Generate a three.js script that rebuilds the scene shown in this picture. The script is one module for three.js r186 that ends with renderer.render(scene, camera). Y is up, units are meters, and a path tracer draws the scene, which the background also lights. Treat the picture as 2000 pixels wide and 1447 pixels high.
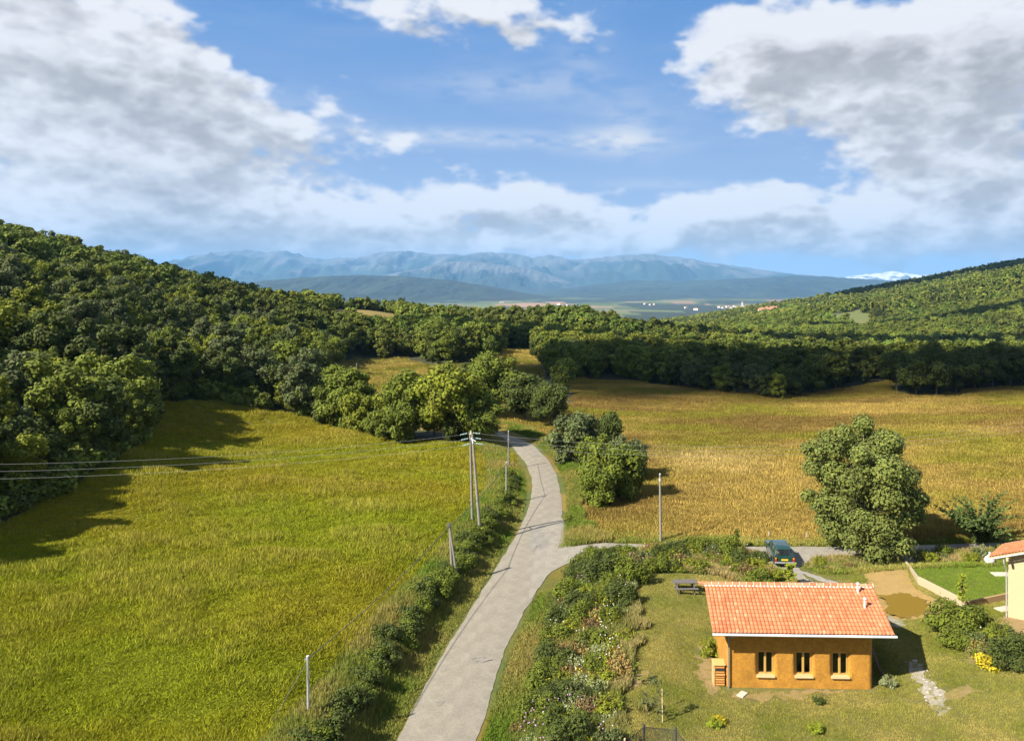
import * as THREE from 'three';
import { mergeGeometries, mergeVertices, toCreasedNormals } from 'three/addons/utils/BufferGeometryUtils.js';
import { RoundedBoxGeometry } from 'three/addons/geometries/RoundedBoxGeometry.js';
import { Brush, Evaluator, SUBTRACTION } from 'three-bvh-csg';

// ------------------------------------------------------------------ camera, sky, sun, exposure
// metres; the eye hovers 23.5 m above the lane, looking along -z with a level optical axis (rise-and-shift framing)
const scene = new THREE.Scene();
const camera = new THREE.PerspectiveCamera(2 * Math.atan(887 / 1500) * 180 / Math.PI, 2280 / 1774, 0.5, 120000);
camera.setViewOffset(2280, 1774, 0, 327, 2000, 1447);
camera.position.set(0, 23.5, 0);
camera.lookAt(0, 23.5, -100);
const renderer = new THREE.WebGLRenderer({ antialias: true });
renderer.toneMapping = THREE.LinearToneMapping;
const EXPOSURE = 2.7;
renderer.toneMappingExposure = EXPOSURE;
renderer.shadowMap.enabled = true;
const SUN = new THREE.Vector3(-0.62, 0.643, 0.45).normalize();
const sun = new THREE.DirectionalLight(new THREE.Color(1, 0.93, 0.8), 5);
sun.name = 'sun';
sun.position.copy(SUN).multiplyScalar(400).add(new THREE.Vector3(0, 0, -90));
sun.target.position.set(0, 0, -90);
sun.castShadow = true;
sun.shadow.radius = 1.6;
sun.shadow.mapSize.set(4096, 4096);
Object.assign(sun.shadow.camera, { left: -220, right: 220, top: 220, bottom: -220, near: 1, far: 1200 });
scene.add(sun, sun.target);

// ------------------------------------------------------------------ random numbers and noise
function rng(seed) { let a = seed >>> 0; return () => { a = (a + 0x6d2b79f5) | 0; let t = Math.imul(a ^ (a >>> 15), 1 | a); t = (t + Math.imul(t ^ (t >>> 7), 61 | t)) ^ t; return ((t ^ (t >>> 14)) >>> 0) / 4294967296; }; }
const lerp = (a, b, t) => a + (b - a) * t, clamp = (x, a = 0, b = 1) => Math.min(b, Math.max(a, x)), sstep = (a, b, x) => { const t = clamp((x - a) / (b - a)); return t * t * (3 - 2 * t); };
const PERM = new Uint8Array(512), VALUE = new Float32Array(256);
{ const r = rng(7), p = [...Array(256).keys()]; for (let i = 255; i > 0; i--) { const j = Math.floor(r() * (i + 1)); [p[i], p[j]] = [p[j], p[i]]; } for (let i = 0; i < 512; i++) PERM[i] = p[i & 255]; for (let i = 0; i < 256; i++) VALUE[i] = r() * 2 - 1; }
const fade = (t) => t * t * t * (t * (t * 6 - 15) + 10);
function noise2(x, y) {
  const X = Math.floor(x), Y = Math.floor(y), u = fade(x - X), v = fade(y - Y), i = X & 255, j = Y & 255;
  const a = PERM[i] + j, b = PERM[(i + 1) & 255] + j;
  return lerp(lerp(VALUE[PERM[a]], VALUE[PERM[b]], u), lerp(VALUE[PERM[a + 1]], VALUE[PERM[b + 1]], u), v);
}
function noise3(x, y, z) {
  const X = Math.floor(x), Y = Math.floor(y), Z = Math.floor(z), u = fade(x - X), v = fade(y - Y), w = fade(z - Z), i = X & 255, j = Y & 255, k = Z & 255;
  const a = PERM[i] + j, b = PERM[(i + 1) & 255] + j, aa = PERM[a] + k, ab = PERM[a + 1] + k, ba = PERM[b] + k, bb = PERM[b + 1] + k;
  return lerp(lerp(lerp(VALUE[PERM[aa & 511]], VALUE[PERM[ba & 511]], u), lerp(VALUE[PERM[ab & 511]], VALUE[PERM[bb & 511]], u), v),
    lerp(lerp(VALUE[PERM[(aa + 1) & 511]], VALUE[PERM[(ba + 1) & 511]], u), lerp(VALUE[PERM[(ab + 1) & 511]], VALUE[PERM[(bb + 1) & 511]], u), v), w);
}
const fbm2 = (x, y, n = 4) => { let s = 0, a = 0.5, f = 1; for (let i = 0; i < n; i++) { s += a * noise2(x * f + i * 17.3, y * f - i * 9.1); a *= 0.5; f *= 2.03; } return s; };
const fbm3 = (x, y, z, n = 4) => { let s = 0, a = 0.5, f = 1; for (let i = 0; i < n; i++) { s += a * noise3(x * f + i * 17.3, y * f - i * 9.1, z * f + i * 5.7); a *= 0.5; f *= 2.03; } return s; };

// ------------------------------------------------------------------ the sky: blue air with broken cumulus all round
{
  const W = 4096, H = 2048, data = new Float32Array(W * H * 4), r = rng(11);
  // cloud banks: azimuth, elevation, half width, half height (degrees), strength
  const banks = [
    [-35.75, 15.14, 8.3, 5.89, 1.3], [-30.68, 13.23, 4.8, 3.61, 1], [-28.37, 15.41, 2.66, 3.02, 0.6], [-32.62, 8.31, 8.94, 3.22, 1.25], [-25.02, 8.93, 5.02, 3.12, 0.95], [-28.37, 6.53, 5.03, 1.85, 1.3],
    [-34.73, 4.39, 8.51, 2.51, 1.2], [-25.33, 4.65, 9.36, 2.59, 1.25], [-16.35, 4.94, 9.14, 2.57, 1.15], [-8.34, 5.09, 7.48, 2.34, 1.05], [-21.14, 10.74, 3.99, 2.14, 0.55],
    [-14.22, 9.97, 3.41, 1.56, 0.75], [0.76, 6.28, 4.01, 2.6, 1.15], [6.09, 4.74, 6.42, 1.71, 1.1], [1.53, 4, 7.63, 1.34, 1.1], [9.83, 4.51, 3.34, 1.69, 0.9], [12.41, 6.32, 2.73, 1.04, 0.85],
    [-12.04, 19.4, 6.94, 2.43, 0.85], [-6.84, 19.5, 4.9, 2.28, 0.5], [-2.29, 19.45, 3.05, 1.91, 0.45],
    [12.77, 17.33, 6.72, 4.1, 1.25], [11.68, 14.64, 4.4, 2.62, 0.9], [18.43, 17.22, 5.84, 4.35, 1.1], [23.11, 14.11, 7.76, 5.27, 1.25], [28.37, 14.47, 5.91, 6.39, 1.2], [22.46, 8.76, 5.87, 1.84, 1.1], [27.47, 7.75, 5.71, 2.37, 1], [18.78, 11.07, 3.42, 2.17, 0.5],
    [18.78, 4.69, 5.82, 1.81, 0.95], [25.33, 4.14, 6.24, 2.59, 1.1], [28.66, 5.01, 3.82, 2.68, 1], [16.35, 3.11, 5.98, 1.32, 0.95], [23.11, 2.46, 7.43, 1.05, 0.9],
    [-18.09, 2.97, 10.35, 0.73, 0.8], [-30.68, 2.36, 7.35, 0.72, 0.7], [7.59, 3.03, 6, 0.91, 0.75], [15.64, 2.02, 7.08, 0.81, 0.8], [21.14, 1.42, 5.98, 0.64, 0.7], [26.87, 2.04, 4.86, 0.82, 0.8], [-23.75, 2.1, 5.12, 0.56, 0.7], [2.29, 2.67, 6.1, 0.61, 0.6]];
  for (let i = 0; i < 150; i++) {                       // the same kind of cover over the rest of the sky
    const low = r() < 0.5, az = r() * 360 - 180, el = low ? 2 + r() * 17 : 20 + r() * 65, wide = (6 + r() * 9) / (low ? 1 : Math.max(0.3, Math.cos(el * Math.PI / 180)));
    if (el < 21 + 3 && az > -40 - wide && az < 32 + wide) continue;
    banks.push([az, el, wide, (low ? 2.5 : 4) + r() * 4, 0.7 + r() * 0.6]);
  }
  const veils = [[-9.09, 10.88, 8.57, 0.6, 0.6], [2.29, 10.64, 4.19, 0.84, 0.7], [3.24, 11.66, 2.28, 1.91, 0.4], [-5.33, 14.51, 6.06, 1.14, 0.35], [0, 16.35, 2.29, 2.29, 0.2], [-21.14, 10.91, 3.99, 2.14, 0.3], [6.09, 7.55, 4.53, 0.38, 0.3], [17.05, 12.92, 6.98, 2.19, 0.3]];      // thin high streaks
  for (let i = 0; i < 40; i++) { const az = r() * 360 - 180, el = 6 + r() * 60; if (el < 24 && az > -52 && az < 44) continue; veils.push([az, el, 5 + r() * 6, 0.8 + r() * 2, 0.3 + r() * 0.35]); }
  const field = (az, el, x, y, z) => {
    const wx = fbm3(x * 7 + 3, y * 14, z * 7, 4), wy = fbm3(x * 7 - 11, y * 14 + 5, z * 7 + 9, 4);
    const a = az + wx * 5.5, e = el + wy * 3.2;
    let s = 0;
    for (let k = 0; k < banks.length; k++) {
      const b = banks[k]; let da = a - b[0]; if (da > 180) da -= 360; else if (da < -180) da += 360;
      da /= b[2]; if (da > 1.7 || da < -1.7) continue;
      const de = (e - b[1]) / b[3], q = da * da + de * de;
      if (q < 2.6) { const g = Math.exp(-q * 1.3) * b[4]; s = s + g - s * g * 0.55; }
    }
    return s;
  };
  const D = Math.PI / 180;
  for (let row = H / 2; row < H; row++) {
    const el = ((row + 0.5) / H - 0.5) * 180, y = Math.sin(el * D), c = Math.cos(el * D);
    for (let col = 0; col < W; col++) {
      const turn = ((col + 0.5) / W - 0.5) * 360, x = Math.cos(turn * D) * c, z = Math.sin(turn * D) * c;
      const az = Math.atan2(x, -z) / D;
      const up = clamp(el / 24), air = Math.pow(1 - clamp(el / 40), 3);
      // clear air: deeper blue upward, milky at the horizon
      const R0 = lerp(0.64, 0.085, Math.pow(up, 0.55)), G0 = lerp(0.73, 0.27, Math.pow(up, 0.6)), B0 = lerp(0.84, 0.65, up);
      const high = el > 45 ? 1 - 0.25 * sstep(45, 90, el) : 1;
      let s = field(az, el, x, y, z);
      const detail = fbm3(x * 26, y * 55, z * 26, 5), fine = fbm3(x * 90, y * 170, z * 90, 3), puff = 1 - Math.abs(fbm3(x * 34 + 9, y * 60, z * 34, 3)) * 2;
      const d = s - 0.42 + detail * 0.52 + fine * 0.15 + (puff - 0.75) * 0.16;
      let a = sstep(-0.1, 0.46, d); a = 1 - Math.pow(1 - a, 1.4);
      const wisp = clamp(fbm3(x * 9 + 40, y * 44, z * 9, 5) * 0.8 + 0.06) * 0.4 * (1 - air * 0.4);
      let veil = 0; for (let k = 0; k < veils.length; k++) { const b = veils[k]; let da = az - b[0]; if (da > 180) da -= 360; else if (da < -180) da += 360; da /= b[2]; if (da > 2 || da < -2) continue; const de = (el - b[1]) / b[3], q = da * da + de * de; if (q < 6) veil += Math.exp(-q) * b[4]; }
      veil = clamp(veil * clamp(0.75 + fbm3(x * 30, y * 90, z * 30, 4) * 1.7));
      // cloud light: thick middles go grey, edges and sun-facing shoulders stay white
      let R = R0 * high, G = G0 * high, B = B0 * high;
      R = lerp(R, 0.66, wisp * 0.55); G = lerp(G, 0.71, wisp * 0.55); B = lerp(B, 0.8, wisp * 0.55); R = lerp(R, 0.78, veil); G = lerp(G, 0.81, veil); B = lerp(B, 0.86, veil);
      if (a > 0.001) {
        const sh = 1.6, a2 = az - sh, e2 = el + sh, ce = Math.cos(e2 * D), x2 = Math.sin(a2 * D) * ce, y2 = Math.sin(e2 * D), z2 = -Math.cos(a2 * D) * ce;
        const d2 = field(a2, e2, x2, y2, z2) - 0.42 + fbm3(x2 * 26, y2 * 55, z2 * 26, 4) * 0.5;
        const thick = clamp(1.1 * (1 - Math.exp(-Math.max(0, d2 + 0.05) * 1.5)) + detail * 0.22 + fine * 0.1), lit = clamp(0.5 + (d - d2) * 1.3 + fine * 0.22 + detail * 0.2 + (puff - 0.75) * 0.25);
        const v = clamp(0.86 - 0.27 * thick * thick + (lit - 0.5) * 0.32, 0.46, 0.92);
        const low = sstep(9, 2, el);
        R = lerp(R, v * lerp(0.97, 0.94, low), a); G = lerp(G, v * lerp(0.985, 0.97, low), a); B = lerp(B, v * lerp(1.03, 1.03, low), a);
      }
      const o = (row * W + col) * 4;
      data[o] = R / EXPOSURE; data[o + 1] = G / EXPOSURE; data[o + 2] = B / EXPOSURE; data[o + 3] = 1;
    }
  }
  for (let i = 0, n = W * H / 2; i < n; i++) { data[i * 4] = 0.2 / EXPOSURE; data[i * 4 + 1] = 0.22 / EXPOSURE; data[i * 4 + 2] = 0.2 / EXPOSURE; data[i * 4 + 3] = 1; }
  const sky = new THREE.DataTexture(data, W, H, THREE.RGBAFormat, THREE.FloatType);
  sky.mapping = THREE.EquirectangularReflectionMapping; sky.magFilter = THREE.LinearFilter; sky.needsUpdate = true;
  scene.background = sky; scene.environment = sky;
}
scene.fog = new THREE.FogExp2(new THREE.Color(0.22, 0.52, 0.95), 0.00004);

// ------------------------------------------------------------------ helpers
const taken = new Map();
function numbered(name) { const n = taken.get(name) ?? 0; taken.set(name, n + 1); return n ? name + '_' + String(n).padStart(3, '0') : name; }
function shadows(o) { o.traverse((m) => { if (m.isMesh) { m.castShadow = true; m.receiveShadow = true; } }); return o; }
function tag(o, label, category, group, kind) { if (label) o.userData.label = label; if (category) o.userData.category = category; if (group) o.userData.group = group; if (kind) o.userData.kind = kind; return o; }
function thing(name, label, category, pos = [0, 0, 0], turn = 0, group) { const o = new THREE.Group(); o.name = numbered(name); o.position.set(...pos); o.rotation.y = turn; scene.add(o); return tag(o, label, category, group); }
function merged(list) { return list.length === 1 ? list[0] : mergeGeometries(list.map((g) => { const h = g.index ? g.toNonIndexed() : g; for (const k of Object.keys(h.attributes)) if (!['position', 'normal', 'uv'].includes(k)) h.deleteAttribute(k); return h; })); }
function part(name, geos, material, parent = scene) { const m = new THREE.Mesh(merged([].concat(geos)), material); m.name = parent === scene ? numbered(name) : name; m.castShadow = m.receiveShadow = true; parent.add(m); return m; }
function place(g, x = 0, y = 0, z = 0, rx = 0, ry = 0, rz = 0) { if (rx || ry || rz) g.applyMatrix4(new THREE.Matrix4().makeRotationFromEuler(new THREE.Euler(rx, ry, rz, 'YXZ'))); return g.translate(x, y, z); }
const box = (w, h, d, x, y, z, rx, ry, rz) => place(new THREE.BoxGeometry(w, h, d), x, y, z, rx, ry, rz);
const rbox = (w, h, d, r, x, y, z, rx, ry, rz) => place(new RoundedBoxGeometry(w, h, d, 2, r), x, y, z, rx, ry, rz);
const cyl = (r0, r1, h, n, x, y, z, rx, ry, rz) => place(new THREE.CylinderGeometry(r1, r0, h, n), x, y, z, rx, ry, rz);
function rod(a, b, r0, r1 = r0, n = 8) { const A = new THREE.Vector3(...a), B = new THREE.Vector3(...b), v = B.clone().sub(A), g = new THREE.CylinderGeometry(r1, r0, v.length(), n); g.applyQuaternion(new THREE.Quaternion().setFromUnitVectors(new THREE.Vector3(0, 1, 0), v.normalize())); const c = A.add(B).multiplyScalar(0.5); return g.translate(c.x, c.y, c.z); }
function copyOf(o, label, group) { const c = o.clone(); c.name = numbered(o.name.replace(/_\d{3}$/, '')); c.userData = { ...o.userData }; if (label) c.userData.label = label; if (group) c.userData.group = group; scene.add(c); return c; }
function inside(poly, x, z) { let c = false; for (let i = 0, j = poly.length - 1; i < poly.length; j = i++) { const [xi, zi] = poly[i], [xj, zj] = poly[j]; if ((zi > z) !== (zj > z) && x < (xj - xi) * (z - zi) / (zj - zi) + xi) c = !c; } return c; }
function lineDist(line, x, z) { let best = 1e9, side = 0, along = 0; for (let i = 0; i + 1 < line.length; i++) { const [ax, az] = line[i], [bx, bz] = line[i + 1], dx = bx - ax, dz = bz - az, t = clamp(((x - ax) * dx + (z - az) * dz) / (dx * dx + dz * dz)), px = ax + dx * t - x, pz = az + dz * t - z, d = Math.hypot(px, pz); if (d < best) { best = d; side = Math.sign(dx * pz - dz * px); along = i + t; } } return [best, side, along]; }
function smoothLine(pts, n) { const c = new THREE.CatmullRomCurve3(pts.map(([x, z]) => new THREE.Vector3(x, 0, z)), false, 'centripetal'); return c.getSpacedPoints(n).map((p) => [p.x, p.z]); }
const col = (r, g, b) => new THREE.Color().setRGB(r, g, b);

// grain: a seamless grey speckle (tone) and a height field for bump, from periodic noise
function grain(size, seed, shape) {
  const tone = new Uint8Array(size * size * 4), high = new Uint8Array(size * size * 4), r = rng(seed);
  const lat = (n) => { const a = new Float32Array(n * n); for (let i = 0; i < a.length; i++) a[i] = r(); return (u, v) => { const x = u * n, y = v * n, X = Math.floor(x), Y = Math.floor(y), fx = fade(x - X), fy = fade(y - Y), q = (i, j) => a[((j % n + n) % n) * n + (i % n + n) % n]; return lerp(lerp(q(X, Y), q(X + 1, Y), fx), lerp(q(X, Y + 1), q(X + 1, Y + 1), fx), fy); }; };
  const fs = shape.map(([n, w]) => [lat(n), w]), sum = shape.reduce((s, [, w]) => s + w, 0);
  for (let j = 0; j < size; j++) for (let i = 0; i < size; i++) { let s = 0; for (const [f, w] of fs) s += w * f(i / size, j / size); s /= sum; const o = (j * size + i) * 4; const t = clamp(0.5 + (s - 0.5) * 1.9); tone[o] = tone[o + 1] = tone[o + 2] = 255 * lerp(0.76, 1, t); high[o] = high[o + 1] = high[o + 2] = 255 * t; tone[o + 3] = high[o + 3] = 255; }
  const make = (d, srgb) => { const t = new THREE.DataTexture(d, size, size); t.wrapS = t.wrapT = THREE.RepeatWrapping; t.magFilter = THREE.LinearFilter; if (srgb) t.colorSpace = THREE.SRGBColorSpace; t.needsUpdate = true; return t; };
  return { tone: make(tone, true), high: make(high, false) };
}
const soilGrain = grain(1024, 3, [[8, 0.6], [24, 0.8], [64, 1], [160, 1.2], [400, 1.4]]);
const tarGrain = grain(1024, 5, [[6, 0.5], [30, 0.5], [120, 0.8], [330, 1.3]]);
const fineGrain = grain(512, 9, [[5, 0.7], [20, 0.7], [70, 1], [180, 1]]);
function scaled(t, u, v = u) { const c = t.clone(); c.repeat.set(u, v); c.needsUpdate = true; return c; }
const ALBEDO = 0.78;                                     // one scale for all painted, earthen and leafy colours
function mat(r, g, b, rough = 0.85, extra = {}) { return new THREE.MeshStandardMaterial({ color: col(r * ALBEDO, g * ALBEDO, b * ALBEDO), roughness: rough, ...extra }); }
const M = {
  bark: mat(0.13, 0.1, 0.07, 0.95), pole: mat(0.24, 0.22, 0.18, 0.9, { bumpMap: fineGrain.high, bumpScale: 0.01 }), greyWood: mat(0.12, 0.105, 0.095, 0.85), paleWood: mat(0.55, 0.42, 0.24, 0.85), sleeper: mat(0.45, 0.36, 0.23, 0.9), brownSleeper: mat(0.36, 0.23, 0.1, 0.9),
  steel: mat(0.45, 0.47, 0.48, 0.45, { metalness: 0.6 }), zinc: mat(0.62, 0.63, 0.64, 0.4, { metalness: 0.5 }), dark: mat(0.015, 0.015, 0.017, 0.7), wire: mat(0.1, 0.1, 0.1, 0.6), paleWire: mat(0.42, 0.42, 0.4, 0.5, { metalness: 0.3 }), white: mat(0.6, 0.6, 0.58, 0.6), insulator: mat(0.45, 0.62, 0.6, 0.25), stone: mat(0.5, 0.46, 0.4, 0.95, { bumpMap: fineGrain.high, bumpScale: 0.02 }), slab: mat(0.5, 0.44, 0.35, 0.9),
};
const leafMat = (r, g, b) => new THREE.MeshPhysicalMaterial({ color: col(r * ALBEDO, g * ALBEDO, b * ALBEDO), roughness: 0.85, specularIntensity: 0.35, transmission: 0.22, thickness: 0, vertexColors: true, side: THREE.DoubleSide });

// ------------------------------------------------------------------ lay of the land
// control heights (x, z, height) joined by a thin-plate surface
const LAND = [
  [-27.38, -36.02, 2.2], [-20.36, -36.36, 2], [-14.12, -36.53, 1.9], [-37.23, -48.98, 2.6], [-24.74, -50.16, 2.1], [-14.31, -51.09, 1.7], [-43.8, -69.89, 3], [-26.26, -72.95, 2.1], [-13.02, -72.33, 1.8], [-53.33, -108.1, 2.6], [-32.41, -110.5, 1.4], [-17.02, -106.41, 0.8],
  [-7.55, -39.74, 0], [-7.07, -49.3, 0], [-5.5, -63.51, 0], [-4.37, -81.98, 0], [-4.76, -95.27, 0], [-7.06, -105.91, 0.2], [-12.8, -120, 0.3], [2.19, -69.8, 0], [15.42, -68.05, 0], [22.68, -68.05, 0], [30.28, -68.82, 0.1], [49.4, -69.9, 0.2],
  [3.05, -45.81, 0.9], [3.85, -57.71, 0.8], [8.11, -43.47, 0.75], [16.15, -43.27, 1], [10.99, -38.35, 1], [4.11, -38.52, 0.9], [2.86, -38.97, 0.9], [9.36, -61.07, 0.7], [14.98, -62.43, 0.4], [22.39, -44.19, 1.7], [25.56, -44.59, 1.8], [21.39, -38.2, 1.6], [22.6, -52.97, 0.9], [28.85, -56.95, 1.1], [27.99, -63.61, 0.6], [29.34, -43.58, 2], [26.45, -50.23, 1.4],
  [0.69, -103.68, 0], [11.06, -103.68, 0], [8.51, -79.77, 0.1], [31.39, -102.35, 0.3], [51.64, -101.91, 0.4], [70.77, -100.15, 0.8], [10.95, -149.38, -0.4], [47.44, -173.57, -0.8], [74.52, -183.24, 0.9], [78.44, -165.71, 0.3], [99.23, -173.08, 1], [119.95, -169.74, 2], [-7.05, -176.25, 0], [-18.29, -144.38, 0.4], [-54, -192.86, 1], [-46.66, -142.83, 1.6], [-76.01, -228.04, 1], [-58.37, -243.21, 0.8], [-21.14, -264.23, 0.6], [-41.73, -223.55, 0.4],
  [-58, -58, 4.5], [-62, -80, 6], [-70, -105, 8], [-58, -128, 5.5], [-95, -60, 11], [-100, -100, 16], [-95, -150, 14], [-130, -130, 23], [-75, -170, 6], [-85, -230, 6.5], [-60, -270, 3],
  [-174.8, -230, 31.87], [-162.93, -260, 25.92], [-148, -300, 17.6], [-145.07, -340, 13.64], [-136.8, -380, 9.43], [-220.8, -230, 42.6], [-230, -330, 28], [-190, -420, 10], [-280, -250, 48],
  [-131.75, -465, 9.24], [-111.92, -395, 7.7], [-93.8, -335, -1.19], [-88, -300, -1.2], [-81.4, -330, -1.84], [-112, -350, -0.47], [-133.33, -500, 3.17], [-166.67, -500, 4.83], [-85.07, -440, 2.77], [-60.8, -380, 0.57], [-48, -400, -2.83], [-8.6, -430, 3.03], [-28.6, -330, -4.86], [16, -400, -6.83], [30.8, -330, -7.5], [-8.27, -310, -2.03],
  [42, -300, -6.5], [82, -300, -9.5], [55.47, -520, -13.23], [124.8, -520, -13.93], [156.8, -420, -15.74], [178.2, -330, -14.1], [222.2, -330, -14.1], [253.33, -500, -15.5], [320, -500, -12.17],
  [266.67, -800, -11.17], [300, -1000, -8.5], [304, -760, -20.97], [426, -900, 9.7], [516, -900, 33.7], [636, -900, 56.5], [353.6, -680, -3.63], [426.13, -680, 5.43], [310, -1500, -27.5], [460, -1500, 0.5], [620, -1500, 26.5], [802.67, -1400, 67.7], [1082.67, -1400, 98.5], [544.33, -1150, 14.5], [448, -1200, -5.5],
  [66, -900, -34.7], [-84, -900, -39.5], [-264, -900, -33.5], [173.33, -1000, -33.5], [277.33, -1600, -51.63], [64, -1600, -64.43], [-149.33, -1600, -62.3], [-576, -1600, -60.17], [-1002.67, -1600, -49.5], [-900, -2600, -90], [-300, -2600, -98], [200, -2600, -96], [700, -2600, -70], [1400, -2600, 10], [-400, -700, 10], [-600, -1200, -20], [-900, -600, 40], [900, -600, 60], [1300, -1100, 80],
  [0, 20, 0.5], [-60, 20, 2], [60, 20, 1.5], [30, -10, 1.2], [-30, -10, 1.5], [0, 300, 0], [400, 100, 5], [-400, 100, 30], [400, -250, 4]];
const plate = (() => {
  const n = LAND.length, m = n + 3, A = Array.from({ length: m }, () => new Float64Array(m + 1)), S = 100, U = (q) => (q > 1e-9 ? q * Math.log(q) : 0), P = LAND.map(([x, z]) => [x / S, z / S]);
  for (let i = 0; i < n; i++) { for (let j = 0; j < n; j++) A[i][j] = U((P[i][0] - P[j][0]) ** 2 + (P[i][1] - P[j][1]) ** 2); A[i][i] += 1e-4; A[i][n] = A[n][i] = 1; A[i][n + 1] = A[n + 1][i] = P[i][0]; A[i][n + 2] = A[n + 2][i] = P[i][1]; A[i][m] = LAND[i][2]; }
  for (let c = 0; c < m; c++) { let p = c; for (let i = c + 1; i < m; i++) if (Math.abs(A[i][c]) > Math.abs(A[p][c])) p = i; [A[c], A[p]] = [A[p], A[c]]; for (let i = 0; i < m; i++) if (i !== c) { const k = A[i][c] / A[c][c]; if (k) for (let j = c; j <= m; j++) A[i][j] -= k * A[c][j]; } }
  const w = A.map((row, i) => row[m] / row[i]);
  return (x, z) => { const X = x / S, Z = z / S; let s = w[n] + w[n + 1] * X + w[n + 2] * Z; for (let i = 0; i < n; i++) { const dx = X - P[i][0], dz = Z - P[i][1]; s += w[i] * U(dx * dx + dz * dz); } return s; };
})();
// the lane, the side road and the way they run (edges measured on the ground, half widths along them)
const laneLeft = [[-9.94, -33.89], [-9.64, -39.74], [-8.97, -49.3], [-7.18, -65.28], [-6.38, -73.59], [-5.88, -81.6], [-6.09, -90.38], [-6.76, -96.58], [-8.16, -103.68], [-9.34, -107.8], [-10.77, -112.98], [-13.82, -121.25], [-17.83, -127.39], [-22.82, -131.68]];
const laneRight = [[-6.1, -33.89], [-5.56, -39.74], [-5.13, -49.3], [-3.69, -59.54], [-2.63, -70.5], [-2.3, -78.33], [-2.49, -84.94], [-2.89, -90.38], [-3.48, -96.58], [-4.77, -103.68], [-5.96, -107.8], [-7.53, -112.98], [-12.08, -120.83], [-16.68, -128.33], [-22.29, -133.72]];
const lane = laneLeft.map(([x, z], i) => [(x + laneRight[i][0]) / 2, (z + laneRight[i][1]) / 2]);
const sideRoad = [[-4.5, -62.5], [-2, -66.5], [2, -68.2], [8, -67.8], [16, -67.3], [26, -67.4], [36, -68], [60, -69]];
const roadY = (x, z) => sstep(-95, -125, z) * 0.35 + sstep(20, 60, x) * 0.15;
const land = (x, z) => {
  const d = Math.hypot(x, z);
  if (d > 4200) return -102 + fbm2(x / 900, z / 900, 3) * 18;
  let h = plate(x, z);
  if (d > 1400) h = lerp(h, -102 + fbm2(x / 900, z / 900, 3) * 18, sstep(1400, 4200, d));
  h = clamp(h, -110, 130);
  if (d < 400) {
    h += fbm2(x / 14, z / 14, 3) * 0.35 * sstep(40, 60, d) + fbm2(x / 3.2, z / 3.2, 2) * 0.09;
    const a = lineDist(lane, x, z)[0], b = lineDist(sideRoad, x, z)[0];
    const k = Math.min(sstep(2.7, 6.2, a), sstep(2.5, 5, b));
    h = lerp(roadY(x, z) - 0.03, h, k);
    if (a > 2.9 && a < 4.7 && z > -62) h -= 0.2 * Math.sin((a - 2.9) / 1.8 * Math.PI);        // shallow ditch beside the lane
    const yard = Math.max(Math.abs(x - 12.3) - 5.2, Math.abs(z + 46.2) - 3.8);
    h = lerp(0.75, h, sstep(0, 2.2, yard));
  }
  return h;
};
// where nothing but grass grows (metres on the ground)
const LEFT_FIELD = [[-42.09, -34.31], [-49.53, -57.59], [-48.82, -64.24], [-50.17, -71.67], [-51.82, -82.69], [-57.45, -100.78], [-63.42, -116.01], [-57.09, -124.12], [-51.19, -123.84], [-44.73, -124.24], [-34.12, -116.32], [-28.63, -113.01], [-19.9, -110.55], [-13.21, -110.1], [-9.77, -106.94], [-7.58, -88.82], [-8.12, -81.25], [-9.44, -70.78], [-10.05, -60.28], [-11.44, -50.47], [-12.48, -42.55], [-12.7, -34.63]];
const RIGHT_FIELD = [[-12.94, -125.18], [-12.4, -132.82], [-2.55, -153.26], [-4.7, -201.43], [18.75, -187.5], [36.12, -174.76], [48.14, -171.93], [54.76, -174.75], [74.02, -185.05], [69.41, -166.59], [77.33, -165.71], [86.53, -170.79], [100.78, -175.78], [148.85, -177.2], [58.46, -69.6], [23.98, -71.94], [7.64, -71.65], [2.63, -71.65], [-0.49, -73.74], [-1.98, -80.11], [-2.29, -90.38], [-3.75, -102.17], [-5.88, -110.16]];
const BACK_FIELD = [[-76.69, -230.07], [-69.85, -238.11], [-57.16, -244.96], [-43.31, -224.01], [-28.18, -234.83], [-29.32, -283.75], [-18.28, -288.56], [-9.95, -191.29], [-2.47, -148.04], [-11.56, -123.82], [-20.49, -118.23], [-31.03, -122.48], [-45.4, -141.88], [-59.45, -162.14], [-61.35, -184.05]];
const HILL_FIELD = [[-150, -472], [-116, -472], [-84, -340], [-112, -336], [-132, -400]];
const MEADOW = [[260.52, -858.87], [295.83, -887.5], [336.32, -934.21], [317.28, -832.03], [258.26, -665.62], [212.29, -532.5], [202.56, -522.06], [243.3, -649.39], [262.5, -750], [253.2, -783.09]], MEADOW2 = [[289.67, -1059.78], [328.69, -1107.95], [379.17, -1160.71], [363.86, -1059.78], [309.07, -955.88], [265.91, -886.36], [257.55, -919.81]];
const YARD = [[3.83, -60.54], [14.74, -61.41], [27.55, -64.57], [37.74, -65.83], [50.9, -65.83], [29.55, -32.6], [0.87, -32.6], [2.6, -45.81]];
const VALLEY = [[[-494, -4875], [-501.72, -5789.06], [-318.71, -5975.81], [-233.28, -5145.83], [-301.22, -4518.29]], [[-694.69, -4631.25], [-536.25, -4875], [-455.77, -4410.71], [-589.43, -4210.23]], [[-332.17, -6387.93], [-198.48, -6616.07], [-115.78, -5789.06], [-236.1, -5448.53]], [[280.68, -4210.23], [510.11, -4027.17], [504.08, -3780.61], [283.02, -3859.38]], [[-61.75, -4631.25], [65, -4875], [176.43, -4410.71], [0, -4210.23]]];
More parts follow.
